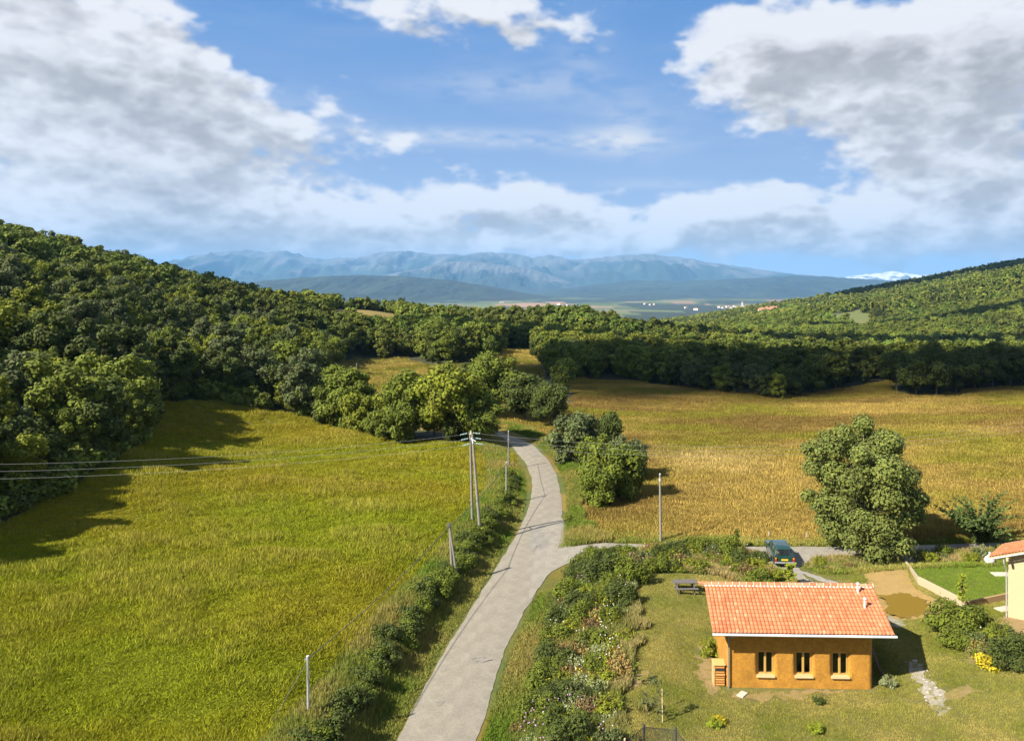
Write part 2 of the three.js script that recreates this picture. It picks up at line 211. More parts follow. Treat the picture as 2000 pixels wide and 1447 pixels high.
const OPEN = [LEFT_FIELD, RIGHT_FIELD, BACK_FIELD, HILL_FIELD, MEADOW, MEADOW2, YARD];
const nearRoads = (x, z) => lineDist(lane, x, z)[0] < 7 || lineDist(sideRoad, x, z)[0] < 6 || (z > -62 && x > -50);

// ------------------------------------------------------------------ the ground: one sheet from the lane to the horizon
function fieldTone(x, z) { return [fbm2(x / 9 + 3, z / 5, 3), fbm2(x / 30, z / 18 + 7, 3), fbm2(x / 2.2, z / 1.6, 2)]; }
const LUSH = [0.165, 0.185, 0.004], OLIVE = [0.2, 0.15, 0.006], STRAW = [0.3, 0.21, 0.035], RUST = [0.24, 0.13, 0.022], GREEN = [0.095, 0.13, 0.012], FLOOR = [0.035, 0.04, 0.012], LAWN = [0.17, 0.165, 0.028], EARTH = [0.42, 0.25, 0.08];
const mix3 = (a, b, t) => [lerp(a[0], b[0], t), lerp(a[1], b[1], t), lerp(a[2], b[2], t)];
const palePatch = (x, z) => clamp(1.25 - Math.hypot((x - 16) / 11, (z + 102) / 9) + fbm2(x / 5, z / 3, 3) * 0.8);      // paler straw-coloured patch of the right field, below the clump
function groundTone(x, z) {
  const [a, b, c] = fieldTone(x, z), d = Math.hypot(x, z);
  if (d > 2400) {
    if (VALLEY.some((p) => inside(p, x, z))) return VALLEY.findIndex((p) => inside(p, x, z)) % 2 ? [0.16, 0.2, 0.05] : [0.42, 0.25, 0.13];
    const cell = noise2(Math.floor(x / 260 + fbm2(x / 700, z / 700, 2) * 2) * 7.7, Math.floor(z / 420 + fbm2(z / 700, x / 700, 2)) * 3.3), wood = fbm2(x / 620, z / 900, 4);
    if (wood < 0.04 || d > 9000) return mix3([0.018, 0.032, 0.014], [0.03, 0.05, 0.018], clamp(0.5 + fbm2(x / 60, z / 60, 3)));
    return cell > 0.45 ? [0.34, 0.21, 0.11] : cell > 0 ? [0.13, 0.17, 0.04] : cell > -0.4 ? [0.08, 0.12, 0.03] : [0.2, 0.19, 0.07];
  }
  if (d > 600 && (inside(MEADOW, x + noise2(x / 20, z / 20) * 14, z + noise2(z / 20, x / 20) * 14) || inside(MEADOW2, x + noise2(x / 20, z / 20) * 14, z))) return mix3([0.13, 0.17, 0.035], [0.2, 0.2, 0.05], clamp(0.5 + b));
  if (d < 700) {
    if (inside(YARD, x, z)) return mix3(mix3(LAWN, [0.17, 0.15, 0.03], clamp(0.4 + a * 1.2)), EARTH, 0.5 * sstep(0.3, 0.5, b + c * 0.3));
    if (inside(LEFT_FIELD, x, z)) return mix3(mix3(OLIVE, LUSH, clamp(0.62 + b * 1.3)), STRAW, clamp(a * 0.9 + c * 0.5) * 0.45);
    if (inside(RIGHT_FIELD, x + noise2(x / 2.2, z / 2.2) * 1.6, z + noise2(z / 2.2, x / 2.2) * 1.4)) return mix3(mix3(mix3(STRAW, RUST, clamp(0.45 + b * 1.5)), OLIVE, clamp(0.3 + a * 1.3 + c * 0.3)), [0.42, 0.31, 0.09], palePatch(x, z) * 0.8);
    if (inside(BACK_FIELD, x, z)) return mix3(mix3(STRAW, OLIVE, clamp(0.5 + a)), GREEN, clamp(b * 1.2) * 0.6);
    if (inside(HILL_FIELD, x, z)) return mix3(STRAW, OLIVE, clamp(0.3 + a));
    if (nearRoads(x, z)) return mix3(GREEN, OLIVE, clamp(0.35 + a + c * 0.4));
  }
  return mix3(FLOOR, GREEN, clamp(0.3 + a) * 0.4);
}
{
  const az = [], rad = [];
  for (let a = -180; a < -58; a += 4) az.push(a);
  for (let a = -58; a < 52; a += 0.4) az.push(a);
  for (let a = 52; a < 180; a += 4) az.push(a);
  rad.push(4, 10, 16, 22); for (let r = 26; r < 135; r += 0.8) rad.push(r);
  for (let r = 135; r < 2600; r *= 1.017) rad.push(r); for (let r = 2650; r < 27000; r *= 1.06) rad.push(r);
  const n = az.length, m = rad.length, pos = new Float32Array(n * m * 3), colr = new Float32Array(n * m * 3), uv = new Float32Array(n * m * 2), idx = [];
  for (let j = 0; j < m; j++) for (let i = 0; i < n; i++) {
    const A = az[i] * Math.PI / 180, x = Math.sin(A) * rad[j], z = -Math.cos(A) * rad[j], k = j * n + i;
    pos.set([x, land(x, z), z], k * 3); colr.set(groundTone(x, z), k * 3); uv.set([x / 7, z / 7], k * 2);
    if (j + 1 < m) { const i2 = (i + 1) % n, q = j * n + i2; idx.push(k, q, k + n, q, q + n, k + n); }
  }
  for (let i = 1; i + 1 < n; i++) idx.push(0, i + 1, i);
  const g = new THREE.BufferGeometry();
  g.setAttribute('position', new THREE.BufferAttribute(pos, 3)); g.setAttribute('color', new THREE.BufferAttribute(colr, 3)); g.setAttribute('uv', new THREE.BufferAttribute(uv, 2)); g.setIndex(idx); g.computeVertexNormals();
  if (g.attributes.normal.getY(n * 40) < 0) { for (let i = 0; i < idx.length; i += 3) [idx[i + 1], idx[i + 2]] = [idx[i + 2], idx[i + 1]]; g.setIndex(idx); g.computeVertexNormals(); }
  const o = new THREE.Mesh(g, mat(1, 1, 1, 0.95, { vertexColors: true, map: soilGrain.tone, bumpMap: soilGrain.high, bumpScale: 0.02 }));
  o.name = numbered('ground'); o.castShadow = o.receiveShadow = true; tag(o, 'rolling grassland and fields reaching to the far valley', 'ground', null, 'structure'); scene.add(o);
}
// a sheet that follows the ground a little above it: fan of points inside an outline
function sheet(name, outline, lift, material, step, label, category, follow = land, ripple = 0.12) {
  const pts = [], ring = smoothLine([...outline, outline[0]], Math.max(24, Math.round(outline.length * 14))).slice(0, -1).map(([x, z]) => [x + (noise2(x * 2.1, z * 2.1) + 0.6 * noise2(x * 6.7, z * 6.7)) * ripple, z + (noise2(x * 2.3 + 9, z * 2.3) + 0.6 * noise2(x * 7.1, z * 6.3)) * ripple]);
  const xs = ring.map((p) => p[0]), zs = ring.map((p) => p[1]), hole = (x, z) => { let b = 1e9; for (let i = 0; i < ring.length; i++) { const q = ring[(i + 1) % ring.length]; b = Math.min(b, lineDist([ring[i], q], x, z)[0]); } return b; };
  for (let x = Math.min(...xs); x < Math.max(...xs); x += step) for (let z = Math.min(...zs); z < Math.max(...zs); z += step) if (inside(ring, x, z) && hole(x, z) > step * 0.5) pts.push(new THREE.Vector2(x, z));
  // triangulate ring + inner points by incremental Delaunay on a small set
  const all = [...ring.map(([x, z]) => new THREE.Vector2(x, z)), ...pts], tri = delaunay(all).filter((t) => { const cx = (all[t[0]].x + all[t[1]].x + all[t[2]].x) / 3, cz = (all[t[0]].y + all[t[1]].y + all[t[2]].y) / 3; return inside(ring, cx, cz); });
  const pos = [], uv = []; all.forEach((p) => { pos.push(p.x, follow(p.x, p.y) + lift, p.y); uv.push(p.x / 3, p.y / 3); });
  const g = new THREE.BufferGeometry(); g.setAttribute('position', new THREE.Float32BufferAttribute(pos, 3)); g.setAttribute('uv', new THREE.Float32BufferAttribute(uv, 2));
  g.setIndex(tri.flatMap(([a, b, c]) => { const s = (all[b].x - all[a].x) * (all[c].y - all[a].y) - (all[b].y - all[a].y) * (all[c].x - all[a].x); return s < 0 ? [a, b, c] : [a, c, b]; })); g.computeVertexNormals();
  const o = part(name, [g], material); tag(o, label, category, null, 'structure'); return o;
}
function delaunay(P) {
  const n = P.length, big = 1e4, all = [...P, new THREE.Vector2(-big, -big), new THREE.Vector2(big, -big), new THREE.Vector2(0, big)]; let tris = [];
  const make = (a, b, c) => { const A = all[a], B = all[b], C = all[c], D = 2 * (A.x * (B.y - C.y) + B.x * (C.y - A.y) + C.x * (A.y - B.y)), a2 = A.x * A.x + A.y * A.y, b2 = B.x * B.x + B.y * B.y, c2 = C.x * C.x + C.y * C.y, x = (a2 * (B.y - C.y) + b2 * (C.y - A.y) + c2 * (A.y - B.y)) / D, y = (a2 * (C.x - B.x) + b2 * (A.x - C.x) + c2 * (B.x - A.x)) / D; return { t: [a, b, c], x, y, r: (A.x - x) ** 2 + (A.y - y) ** 2 }; };
  tris.push(make(n, n + 1, n + 2));
  for (let i = 0; i < n; i++) { const p = all[i], edges = new Map(), keep = []; for (const t of tris) { if ((p.x - t.x) ** 2 + (p.y - t.y) ** 2 < t.r) for (const [u, v] of [[0, 1], [1, 2], [2, 0]]) { const a = t.t[u], b = t.t[v], k = a < b ? a * 100000 + b : b * 100000 + a; edges.set(k, edges.has(k) ? null : [a, b]); } else keep.push(t); } for (const e of edges.values()) if (e) keep.push(make(e[0], e[1], i)); tris = keep; }
  return tris.map((t) => t.t).filter((t) => t.every((v) => v < n));
}
// ------------------------------------------------------------------ roads
const tar = mat(0.325, 0.288, 0.225, 0.9, { map: tarGrain.tone, bumpMap: tarGrain.high, bumpScale: 0.003 });
const tarPale = mat(0.35, 0.315, 0.255, 0.9, { map: tarGrain.tone, bumpMap: tarGrain.high, bumpScale: 0.003 });
function ribbon(name, L, R, n, lift, material, label, category) {
  const a = smoothLine(L, n), b = smoothLine(R, n), pos = [], uv = [], idx = [], W = 8; let run = 0;
  for (let i = 0; i <= n; i++) { if (i) run += Math.hypot(a[i][0] - a[i - 1][0], a[i][1] - a[i - 1][1]); const wide = Math.hypot(a[i][0] - b[i][0], a[i][1] - b[i][1]); for (let k = 0; k <= W; k++) { let t = k / W; if (k === 0) t += noise2(run * 0.7, 4) * 0.02 + noise2(run * 3, 8) * 0.01; if (k === W) t += noise2(run * 0.7, 9) * 0.02 + noise2(run * 3, 2) * 0.01; const x = lerp(a[i][0], b[i][0], t), z = lerp(a[i][1], b[i][1], t); pos.push(x, roadY(x, z) + lift - 0.02 + 0.06 * (1 - (2 * t - 1) ** 2), z); uv.push(x / 3, z / 3); if (i < n && k < W) { const q = i * (W + 1) + k; idx.push(q, q + 1, q + W + 1, q + 1, q + W + 2, q + W + 1); } } }
  const g = new THREE.BufferGeometry(); g.setAttribute('position', new THREE.Float32BufferAttribute(pos, 3)); g.setAttribute('uv', new THREE.Float32BufferAttribute(uv, 2)); g.setIndex(idx); g.computeVertexNormals();
  if (g.attributes.normal.getY(10) < 0) { for (let i = 0; i < idx.length; i += 3) [idx[i + 1], idx[i + 2]] = [idx[i + 2], idx[i + 1]]; g.setIndex(idx); g.computeVertexNormals(); }
  return tag(part(name, [g], material), label, category, null, 'structure');
}
ribbon('lane', laneLeft, laneRight, 240, 0.02, tar, 'worn grey tarmac lane winding between field and garden', 'road');
const sideFar = [[-6, -68], ...[[-4.42, -82.94], [-2.29, -77.99], [-0.72, -72.38], [2.21, -70.5]], [6, -70], [16, -69.4], [26, -69.5], [36, -70.1], [60, -71]];
const sideNear = [[-5, -56], ...[[-4.17, -56.85], [-2.38, -63.86], [-0.66, -65.89], [1.77, -66.51]], [8, -65.7], [16, -65.2], [26, -65.3], [36, -66], [60, -67]];
ribbon('side_road', sideFar.slice(1), sideNear.slice(1), 120, 0.032, tarPale, 'pale gravelly side road leaving the lane behind the garden', 'road');

// ------------------------------------------------------------------ hills and mountains beyond the valley
// a range: crest points (x, height) at a distance, falling to the valley floor in front and behind, cut by gullies
function range(name, z0, crest, front, back, rough, tone, label, base = -115) {
  const nx = 560, nz = 52, x0 = crest[0][0], x1 = crest[crest.length - 1][0], pos = [], colr = [], idx = [];
  const top = (x) => { let i = 0; while (i + 2 < crest.length && crest[i + 1][0] < x) i++; const [a, h] = crest[i], [b, k] = crest[i + 1]; return lerp(h, k, clamp((x - a) / (b - a))) + (Math.max(h, k) + 110) * rough * (0.05 * fbm2(x / 420, z0, 3) + 0.02 * fbm2(x / 90, z0, 2)); };
  for (let j = 0; j <= nz; j++) for (let i = 0; i <= nx; i++) {
    const x = lerp(x0, x1, i / nx), t = j / nz * 2 - 1, far = t > 0 ? back : front, q = Math.abs(t), hgt = top(x) - base;
    const gully = fbm2(x / (front * 0.22) + 31, t * 2.2 + z0 * 1e-4, 4), fall = Math.pow(1 - q, 1.15 + gully * 0.7);
    const y = base + Math.max(0, hgt * fall + rough * hgt * (fbm2(x / (front * 0.09), t * 6 + 3, 4)) * q * (1 - q) * 3 + hgt * 0.022 * rough * 8 * fbm2(x / (front * 0.025), t * 24, 4) * (1 - q) * (q > 0.02 ? 1 : 0.35));
    pos.push(x, y, z0 - t * far); colr.push(...tone((y - base) / Math.max(1, hgt), gully, x, t, y));
    if (i < nx && j < nz) { const k = j * (nx + 1) + i; idx.push(k, k + 1, k + nx + 1, k + 1, k + nx + 2, k + nx + 1); }
  }
  const g = new THREE.BufferGeometry(); g.setAttribute('position', new THREE.Float32BufferAttribute(pos, 3)); g.setAttribute('color', new THREE.Float32BufferAttribute(colr, 3)); g.setIndex(idx); g.computeVertexNormals();
  const o = new THREE.Mesh(g, mat(1, 1, 1, 1, { vertexColors: true })); o.name = numbered(name); o.castShadow = o.receiveShadow = true; tag(o, label, 'mountain', null, 'structure'); scene.add(o);
}
const woodTone = (f, g, x, t) => mix3([0.008, 0.018, 0.01], [0.026, 0.042, 0.014], clamp(0.4 + g * 0.9 + fbm2(x / 170, t * 30, 3) * 0.9));
const rockTone = (f, g, x, t, y) => { const rock = sstep(0.55, 0.95, f + g * 0.5 + fbm2(x / 500, t * 14, 3) * 0.5); const c = mix3([0.02, 0.035, 0.02], [0.15, 0.14, 0.135], rock * 0.7); return mix3(c, [0.06, 0.08, 0.035], clamp(g * 1.2) * 0.5); };
range('mountain', -20000, [[-14400, 23.5], [-12800, 356.83], [-11200, 530.17], [-10266.67, 796.83], [-9466.67, 930.17], [-8800, 996.83], [-8266.67, 930.17], [-7786.67, 970.17], [-7333.33, 796.83], [-6666.67, 743.5], [-5866.67, 783.5], [-5266.67, 916.83], [-4533.33, 956.83], [-3866.67, 876.83], [-3133.33, 863.5], [-2400, 916.83], [-1866.67, 890.17], [-1306.67, 783.5], [-866.67, 863.5], [-373.33, 716.83], [266.67, 743.5], [800, 823.5], [1226.67, 876.83], [1866.67, 863.5], [2666.67, 756.83], [3466.67, 636.83], [4400, 503.5], [5333.33, 370.17], [6400, 276.83], [7466.67, 210.17], [8666.67, 130.17]], 6000, 5000, 0.5, rockTone, 'high hazy blue mountain range with rocky tops under the clouds');
range('mountain', -24000, [[5440, 151.5], [6720, 343.5], [7680, 295.5], [8320, 343.5], [8960, 439.5], [9680, 503.5], [10560, 375.5], [11360, 439.5], [12160, 343.5], [14560, 263.5], [16960, 151.5]], 4000, 2500, 0.5, (f, g, x, t) => mix3([0.1, 0.11, 0.1], [0.75, 0.76, 0.8], sstep(0.62, 0.9, f + fbm2(x / 300, t * 10, 4) * 0.9) * 0.8), 'farthest pale summits with snow patches at the end of the valley');
range('mountain', -16000, [[-6186.67, -40.5], [-4693.33, 151.5], [-3626.67, 364.83], [-2986.67, 524.83], [-2506.67, 578.17], [-1920, 503.5], [-1280, 428.83], [-746.67, 290.17], [-213.33, 98.17], [426.67, -40.5]], 3600, 3600, 0.45, rockTone, 'forested blue foothill mountain in front of the high range');
range('mountain', -12500, [[-1500, -184.83], [-500, -26.5], [166.67, 56.83], [833.33, 131.83], [1500, 115.17], [2166.67, 140.17], [2833.33, 165.17], [3458.33, 215.17], [4166.67, 173.5], [5000, 123.5], [6333.33, 56.83], [7583.33, -101.5]], 3000, 3000, 0.4, woodTone, 'long dark wooded ridge beyond the village');
range('mountain', -8500, [[-4590, -146.5], [-4023.33, 29.17], [-3513.33, 91.5], [-3060, 131.17], [-2493.33, 153.83], [-1926.67, 136.83], [-1473.33, 97.17], [-1076.67, 34.83], [-736.67, -27.5], [-425, -84.17], [-113.33, -157.83]], 1900, 2600, 0.3, woodTone, 'rounded dark wooded hill in the middle of the valley');
range('mountain', -10500, [[-1120, -256.5], [-420, -137.5], [70, -74.5], [770, -18.5], [1470, -46.5], [2100, -102.5], [2520, -172.5], [3080, -242.5]], 1900, 2200, 0.35, woodTone, 'low dark wooded ridge right behind the village');

// ------------------------------------------------------------------ trees
// leaves: small folded faces; each faces roughly outward from the tuft that it grows on
class Leaves {
  constructor() { this.p = []; this.c = []; }
  leaf(x, y, z, nx, ny, nz, s, r, tone) {
    const n = new THREE.Vector3(nx + (r() - 0.5) * 1.1, ny + (r() - 0.5) * 1.1, nz + (r() - 0.5) * 1.1).normalize(), t = new THREE.Vector3(r() - 0.5, r() - 0.5, r() - 0.5).cross(n).normalize(), b = n.clone().cross(t), w = s * (0.35 + r() * 0.3), l = s * (0.55 + r() * 0.5), k = (r() - 0.3) * s * 0.35;
    const A = [x - t.x * l, y - t.y * l, z - t.z * l], C = [x + t.x * l, y + t.y * l, z + t.z * l], B = [x + b.x * w + n.x * k, y + b.y * w + n.y * k, z + b.z * w + n.z * k], D = [x - b.x * w + n.x * k, y - b.y * w + n.y * k, z - b.z * w + n.z * k];
    this.p.push(...A, ...B, ...C, ...A, ...C, ...D); for (let i = 0; i < 6; i++) this.c.push(tone[0], tone[1], tone[2]);
  }
  add(g, tone) { const q = g.index ? g.toNonIndexed() : g, a = q.attributes.position.array; for (let i = 0; i < a.length; i++) this.p.push(a[i]); for (let i = 0; i < a.length / 3; i++) this.c.push(...tone); }
  geo() { const g = new THREE.BufferGeometry(); g.setAttribute('position', new THREE.Float32BufferAttribute(this.p, 3)); g.setAttribute('color', new THREE.Float32BufferAttribute(this.c, 3)); g.computeVertexNormals(); return g; }
}
function lobesOf(r, o) {
  const list = [];
  for (let i = 0; i < o.lobes; i++) {
    const u = r() * 2 - 1, a = r() * Math.PI * 2, q = Math.sqrt(1 - u * u), k = 0.45 + 0.5 * Math.pow(r(), 0.6), taper = o.taper ? 1 - o.taper * clamp((u + 1) / 2) : 1;
    const x = q * Math.cos(a) * o.w / 2 * k * taper, z = q * Math.sin(a) * o.w / 2 * k * taper, y = o.y + u * o.v * k;
    list.push([x + (o.lean ?? 0) * (y - o.y), y, z, o.w * (0.13 + r() * 0.1) * (o.lobe ?? 1)]);
  }
  if (o.core !== false) list.push([0, o.y, 0, Math.min(o.w, o.v * 2) * 0.3]);
  return list;
}
function crown(leaves, lobes, count, size, r, tint = 0.35) {
  const area = lobes.reduce((s, l) => s + l[3] * l[3], 0);
  for (const [cx, cy, cz, R] of lobes) {
    const n = Math.round(count * R * R / area), shade = 1 + (r() - 0.5) * tint;
    for (let i = 0; i < n; i++) {
      const u = r() * 2 - 1, a = r() * Math.PI * 2, q = Math.sqrt(1 - u * u), dx = q * Math.cos(a), dy = u, dz = q * Math.sin(a), k = R * (r() < 0.13 ? 1 + 0.4 * r() : 0.58 + 0.5 * r()), x = cx + dx * k, y = cy + dy * k * 0.85, z = cz + dz * k;
      let hid = false; for (const l of lobes) if (l[0] !== cx && (x - l[0]) ** 2 + (y - l[1]) ** 2 + (z - l[2]) ** 2 < (l[3] * 0.6) ** 2) { hid = true; break; }
      if (hid) continue;
      const v = shade * (0.75 + r() * 0.5), w = r(); leaves.leaf(x, y, z, dx, dy + 0.25, dz, size * (0.7 + r() * 0.6), r, [v * (0.88 + w * 0.24), v, v * (0.85 + r() * 0.3)]);
    }
  }
}
function limbs(r, o, lobes, n, base = 0.16) {
  const list = [], h = o.trunk, top = [(r() - 0.5) * 0.3, h, (r() - 0.5) * 0.3];
  list.push(rod([0, -0.4, 0], [top[0] * 0.5, h * 0.55, top[2] * 0.5], base, base * 0.75, 7), rod([top[0] * 0.5, h * 0.55, top[2] * 0.5], top, base * 0.75, base * 0.55, 7));
  for (let i = 0; i < n; i++) { const l = lobes[Math.floor(i * (lobes.length - 1) / n)], s = [top[0], h * (0.6 + 0.4 * r()), top[2]], mid = [lerp(s[0], l[0], 0.5), lerp(s[1], l[1], 0.4), lerp(s[2], l[2], 0.5)]; list.push(rod(s, mid, base * 0.45, base * 0.3, 5), rod(mid, [l[0], l[1], l[2]], base * 0.3, base * 0.1, 5)); }
  return list;
}
const foliage = { oak: leafMat(0.135, 0.168, 0.014), bright: leafMat(0.19, 0.215, 0.014), deep: leafMat(0.075, 0.1, 0.015), olive: leafMat(0.11, 0.135, 0.042), silver: leafMat(0.24, 0.27, 0.12), dry: leafMat(0.2, 0.14, 0.06), gold: leafMat(0.5, 0.4, 0.02), lime: leafMat(0.25, 0.3, 0.02), straw: leafMat(0.36, 0.29, 0.1) };
function treeOf(seed, o) {                       // thing > trunk, crown
  const r = rng(seed), g = new THREE.Group(), lobes = lobesOf(r, o), L = new Leaves();
  for (const e of o.extra ?? []) lobes.push(e);
  crown(L, lobes, o.n, o.leaf, r);
  part('trunk', limbs(r, o, lobes, o.limbs ?? 6, o.girth ?? 0.17), M.bark, g);
  const c = new THREE.Mesh(L.geo(), o.material ?? foliage.oak); c.name = 'crown'; c.castShadow = c.receiveShadow = true; g.add(c);
  return g;
}
function massOf(seed, o) { const r = rng(seed), lobes = lobesOf(r, o), L = new Leaves(); crown(L, lobes, o.n, o.leaf, r); L.add(cyl(0.14, 0.1, o.trunk, 5, 0, o.trunk / 2, 0), [1.3, 0.8, 1.6]); return L.geo(); }
const woodShapes = [0, 1, 2, 3, 4].map((i) => treeOf(100 + i, { w: [6.6, 6, 5.4, 7, 5][i], y: [4.9, 5.1, 5.3, 4.7, 5.4][i], v: [4.5, 4.7, 5, 4.3, 5][i], trunk: 3.4, lobes: 40, lobe: 0.8, n: 9000, leaf: 0.26, limbs: 6 }));
const midShapes = [0, 1, 2].map((i) => massOf(200 + i, { w: 6.6 - i * 0.6, y: 4.9 + i * 0.3, v: 4.4 + i * 0.3, trunk: 3.4, lobes: 32, lobe: 0.85, n: 3000, leaf: 0.42 }));
const farShapes = [0, 1, 2].map((i) => massOf(220 + i, { w: 7.4 - i * 0.5, y: 5.2, v: 3.8 + i * 0.3, trunk: 3, lobes: 13, n: 620, leaf: 0.85 }));
const specks = [0, 1].map((i) => massOf(230 + i, { w: 10, y: 5.2, v: 4, trunk: 3, lobes: 8, n: 110, leaf: 2.1 }));

// every woodland tree: jittered stations on the open hillside, thinner with distance
const woods = { near: [], mid: [], far: [], speck: [] };
{
  const r = rng(17);
  const station = (d0, d1, cell, list) => {
    for (let z = -d1; z < -45; z += cell) for (let x = -d1 * 0.95; x < d1 * 0.72; x += cell) {
      const X = x + (r() - 0.5) * cell * 0.85, Z = z + (r() - 0.5) * cell * 0.85, d = Math.hypot(X, Z), k = r();
      if (d < d0 || d >= d1 || X < Z * -1 * -0.93 - 12 || X > -Z * 0.68 + 12) continue;
      if (nearRoads(X, Z) && d < 400) continue;
      if (d > 1500 && X < 500 && (d > 2000 || fbm2(X / 160, Z / 160, 2) < 0)) continue;
      const wob = d > 600 ? 14 : 0; if (OPEN.some((p) => inside(p, X + noise2(X / 20, Z / 20) * wob, Z + noise2(Z / 20, X / 20) * wob)) && !(d > 600 && k < 0.05)) continue;
      if (d < 260 && OPEN.some((p) => inside(p, X + 2.2, Z) || inside(p, X - 2.2, Z))) { if (k < 0.25) continue; }
      list.push([X, Z, d, r(), r(), r()]);
    }
  };
  station(50, 330, 4.9, woods.near); station(330, 900, 7.4, woods.far); station(900, 3000, 12, woods.speck);
}
woods.near.sort((a, b) => a[2] - b[2]);
const inFrame = ([x, z]) => x / -z > -0.775 && x / -z < 0.585;
{
  const kept = [], rest = [];
  for (const t of woods.near) (kept.length < 290 && inFrame(t) && t[0] < -20 ? kept : rest).push(t);
  const tints = [foliage.oak, foliage.oak, foliage.bright, foliage.olive, foliage.deep];
  kept.forEach(([x, z, d, a, b, c]) => {
    const g = woodShapes[Math.floor(a * 5)].clone(), s = 0.62 + 0.55 * b * b + 0.1 * c; g.name = numbered('oak_tree'); g.position.set(x, land(x, z) - 0.1, z); g.rotation.y = c * 6.28; g.scale.set(s * (0.9 + 0.25 * c), s, s * (0.9 + 0.25 * a));
    g.children[1].material = tints[Math.floor(noise2(x / 14, z / 14) * 2 + c * 3 + 2) % 5 >>> 0] ?? foliage.oak;
    tag(g, 'leafy oak in the dense wood covering the hillside beyond the left field', 'tree', 'oaks of the hillside wood'); scene.add(g);
  });
  woods.mid = rest;
}
function scatter(name, shapes, list, material, tint, label, category, size) {
  shapes.forEach((geo, k) => {
    const mine = list.filter((t) => Math.floor(t[3] * shapes.length) === k), o = new THREE.InstancedMesh(geo, material, mine.length), m = new THREE.Matrix4(), q = new THREE.Quaternion(), up = new THREE.Vector3(0, 1, 0), c = new THREE.Color();
    mine.forEach((t, i) => { const s = size(t); q.setFromAxisAngle(up, t[5] * 6.283); m.compose(new THREE.Vector3(t[0], land(t[0], t[1]) - 0.15, t[1]), q, new THREE.Vector3(s * (0.85 + 0.35 * t[5]), s, s * (0.85 + 0.35 * t[4]))); o.setMatrixAt(i, m); tint(t, c); o.setColorAt(i, c); });
    o.name = numbered(name); o.castShadow = o.receiveShadow = true; tag(o, label, category, null, 'stuff'); scene.add(o);
  });
}
const woodTint = (t, c) => { const n = 0.9 + fbm2(t[0] / 45, t[1] / 45, 3) * 0.6 + (t[4] - 0.5) * 0.35, y = (t[5] - 0.6) * 0.2 + fbm2(t[0] / 25 + 50, t[1] / 25, 2) * 0.2; c.setRGB(n * (1 + y), n, n * (1 - y * 0.6)); };
const forestLeaf = leafMat(0.135, 0.165, 0.017);
scatter('forest', midShapes, woods.mid.filter((t) => t[3] !== 0), forestLeaf, woodTint, 'dense green wood on the slopes behind the fields', 'forest', (t) => (0.62 + 0.6 * t[4]) * (t[0] > -20 ? 0.8 : 1));
scatter('forest', farShapes, woods.far, forestLeaf, woodTint, 'continuous wood filling the valley behind the fields', 'forest', (t) => 0.75 + 0.5 * t[4]);
scatter('forest', specks, woods.speck, forestLeaf, woodTint, 'wood covering the far hillsides', 'forest', (t) => 0.8 + 0.5 * t[4]);

// ------------------------------------------------------------------ stations of single plants (metres on the ground)
const GROVE = [[-25.57, -114.5], [-19.46, -112.25], [-14.87, -111.53], [-15.4, -135.88], [-10.18, -132.82], [-5.57, -128.49], [-20.62, -137.5]];
const CLUMP = [[3.14, -85.56], [-0.82, -102.17], [2.89, -108.46], [5.51, -94], [1.77, -82.94], [1.59, -95.27]];
const ROW = [[-30.72, -113.79], [-33.94, -117.02], [-37.3, -119.57], [-40.74, -122.22], [-44.84, -125.95], [-48.18, -127.91], [-51.68, -130.95], [-53.53, -129.92], [-27.32, -110.74], [-41.84, -129.41], [-46.5, -134.15], [-50.42, -137.5], [-36.94, -123.13], [-33.24, -118.71], [-53.61, -138.66]];
const EDGE = [[-13.87, -244.79], [-10.39, -239.8], [-6.27, -235], [-2.3, -230.39], [1.5, -224.52], [5.51, -217.59], [9.15, -211.08], [12.57, -204.94], [15.84, -198.03], [19.26, -192.62], [22.5, -187.5], [25.57, -182.64], [28.87, -178.93], [31.8, -175.37], [34.79, -172.79], [37.69, -170.29], [40.48, -168.66], [43.21, -167.06], [46.77, -171.12], [52.22, -178.03], [57.77, -183.59], [63.12, -187.5], [68.97, -191.58], [75.07, -195.83], [-8.39, -251.79], [0, -241.44], [7.63, -228.9], [14.51, -217.59], [20.74, -207.35], [26.11, -195.83], [31.42, -188.5], [36.72, -183.59], [41.75, -178.93], [46.88, -178.03], [4.76, -238.18], [18.63, -214.94], [30.37, -198.03], [40.82, -185.53]];
const CORNER = [[69.99, -171.53], [71.84, -165.79], [75.54, -164.22], [80.85, -166.59], [86.2, -169.02], [92.4, -173.25], [97.91, -175.89], [104.67, -180.47], [79.15, -175.89], [88.71, -178.61], [100.14, -184.31]];
const BACKROW = [[-83.41, -257.95], [-78.58, -261.92], [-73.6, -266.02], [-65.35, -257.95], [-56.34, -248.54], [-47.62, -238.11], [-40.86, -227], [-36.54, -233.22], [-34.05, -261.92], [-31.21, -283.75], [-26.93, -288.56], [-55.88, -261.92], [-46.74, -250.37], [-41.12, -246.74], [-36.97, -257.95]];
const HEDGE = [[-12.8, -35.54], [-12.67, -38.02], [-12.5, -41.66], [-12.26, -45.42], [-11.8, -49.17], [-11.46, -54.05], [-10.9, -58.39], [-10.36, -62.64], [-9.88, -66.73], [-9.34, -71.87], [-8.82, -76.94], [-8.58, -84.68], [-8.71, -93.29]];
const BANK_AREA = [[0.45, -67.15], [2.26, -67.94], [4.34, -65.14], [4.05, -60.8], [3.26, -53.2], [2.76, -46.01], [2.03, -40.54], [1.6, -37.01], [-3.52, -37.75], [-3.07, -41.89], [-2.67, -47.05], [-2.04, -54.76], [-1.14, -61.33]];
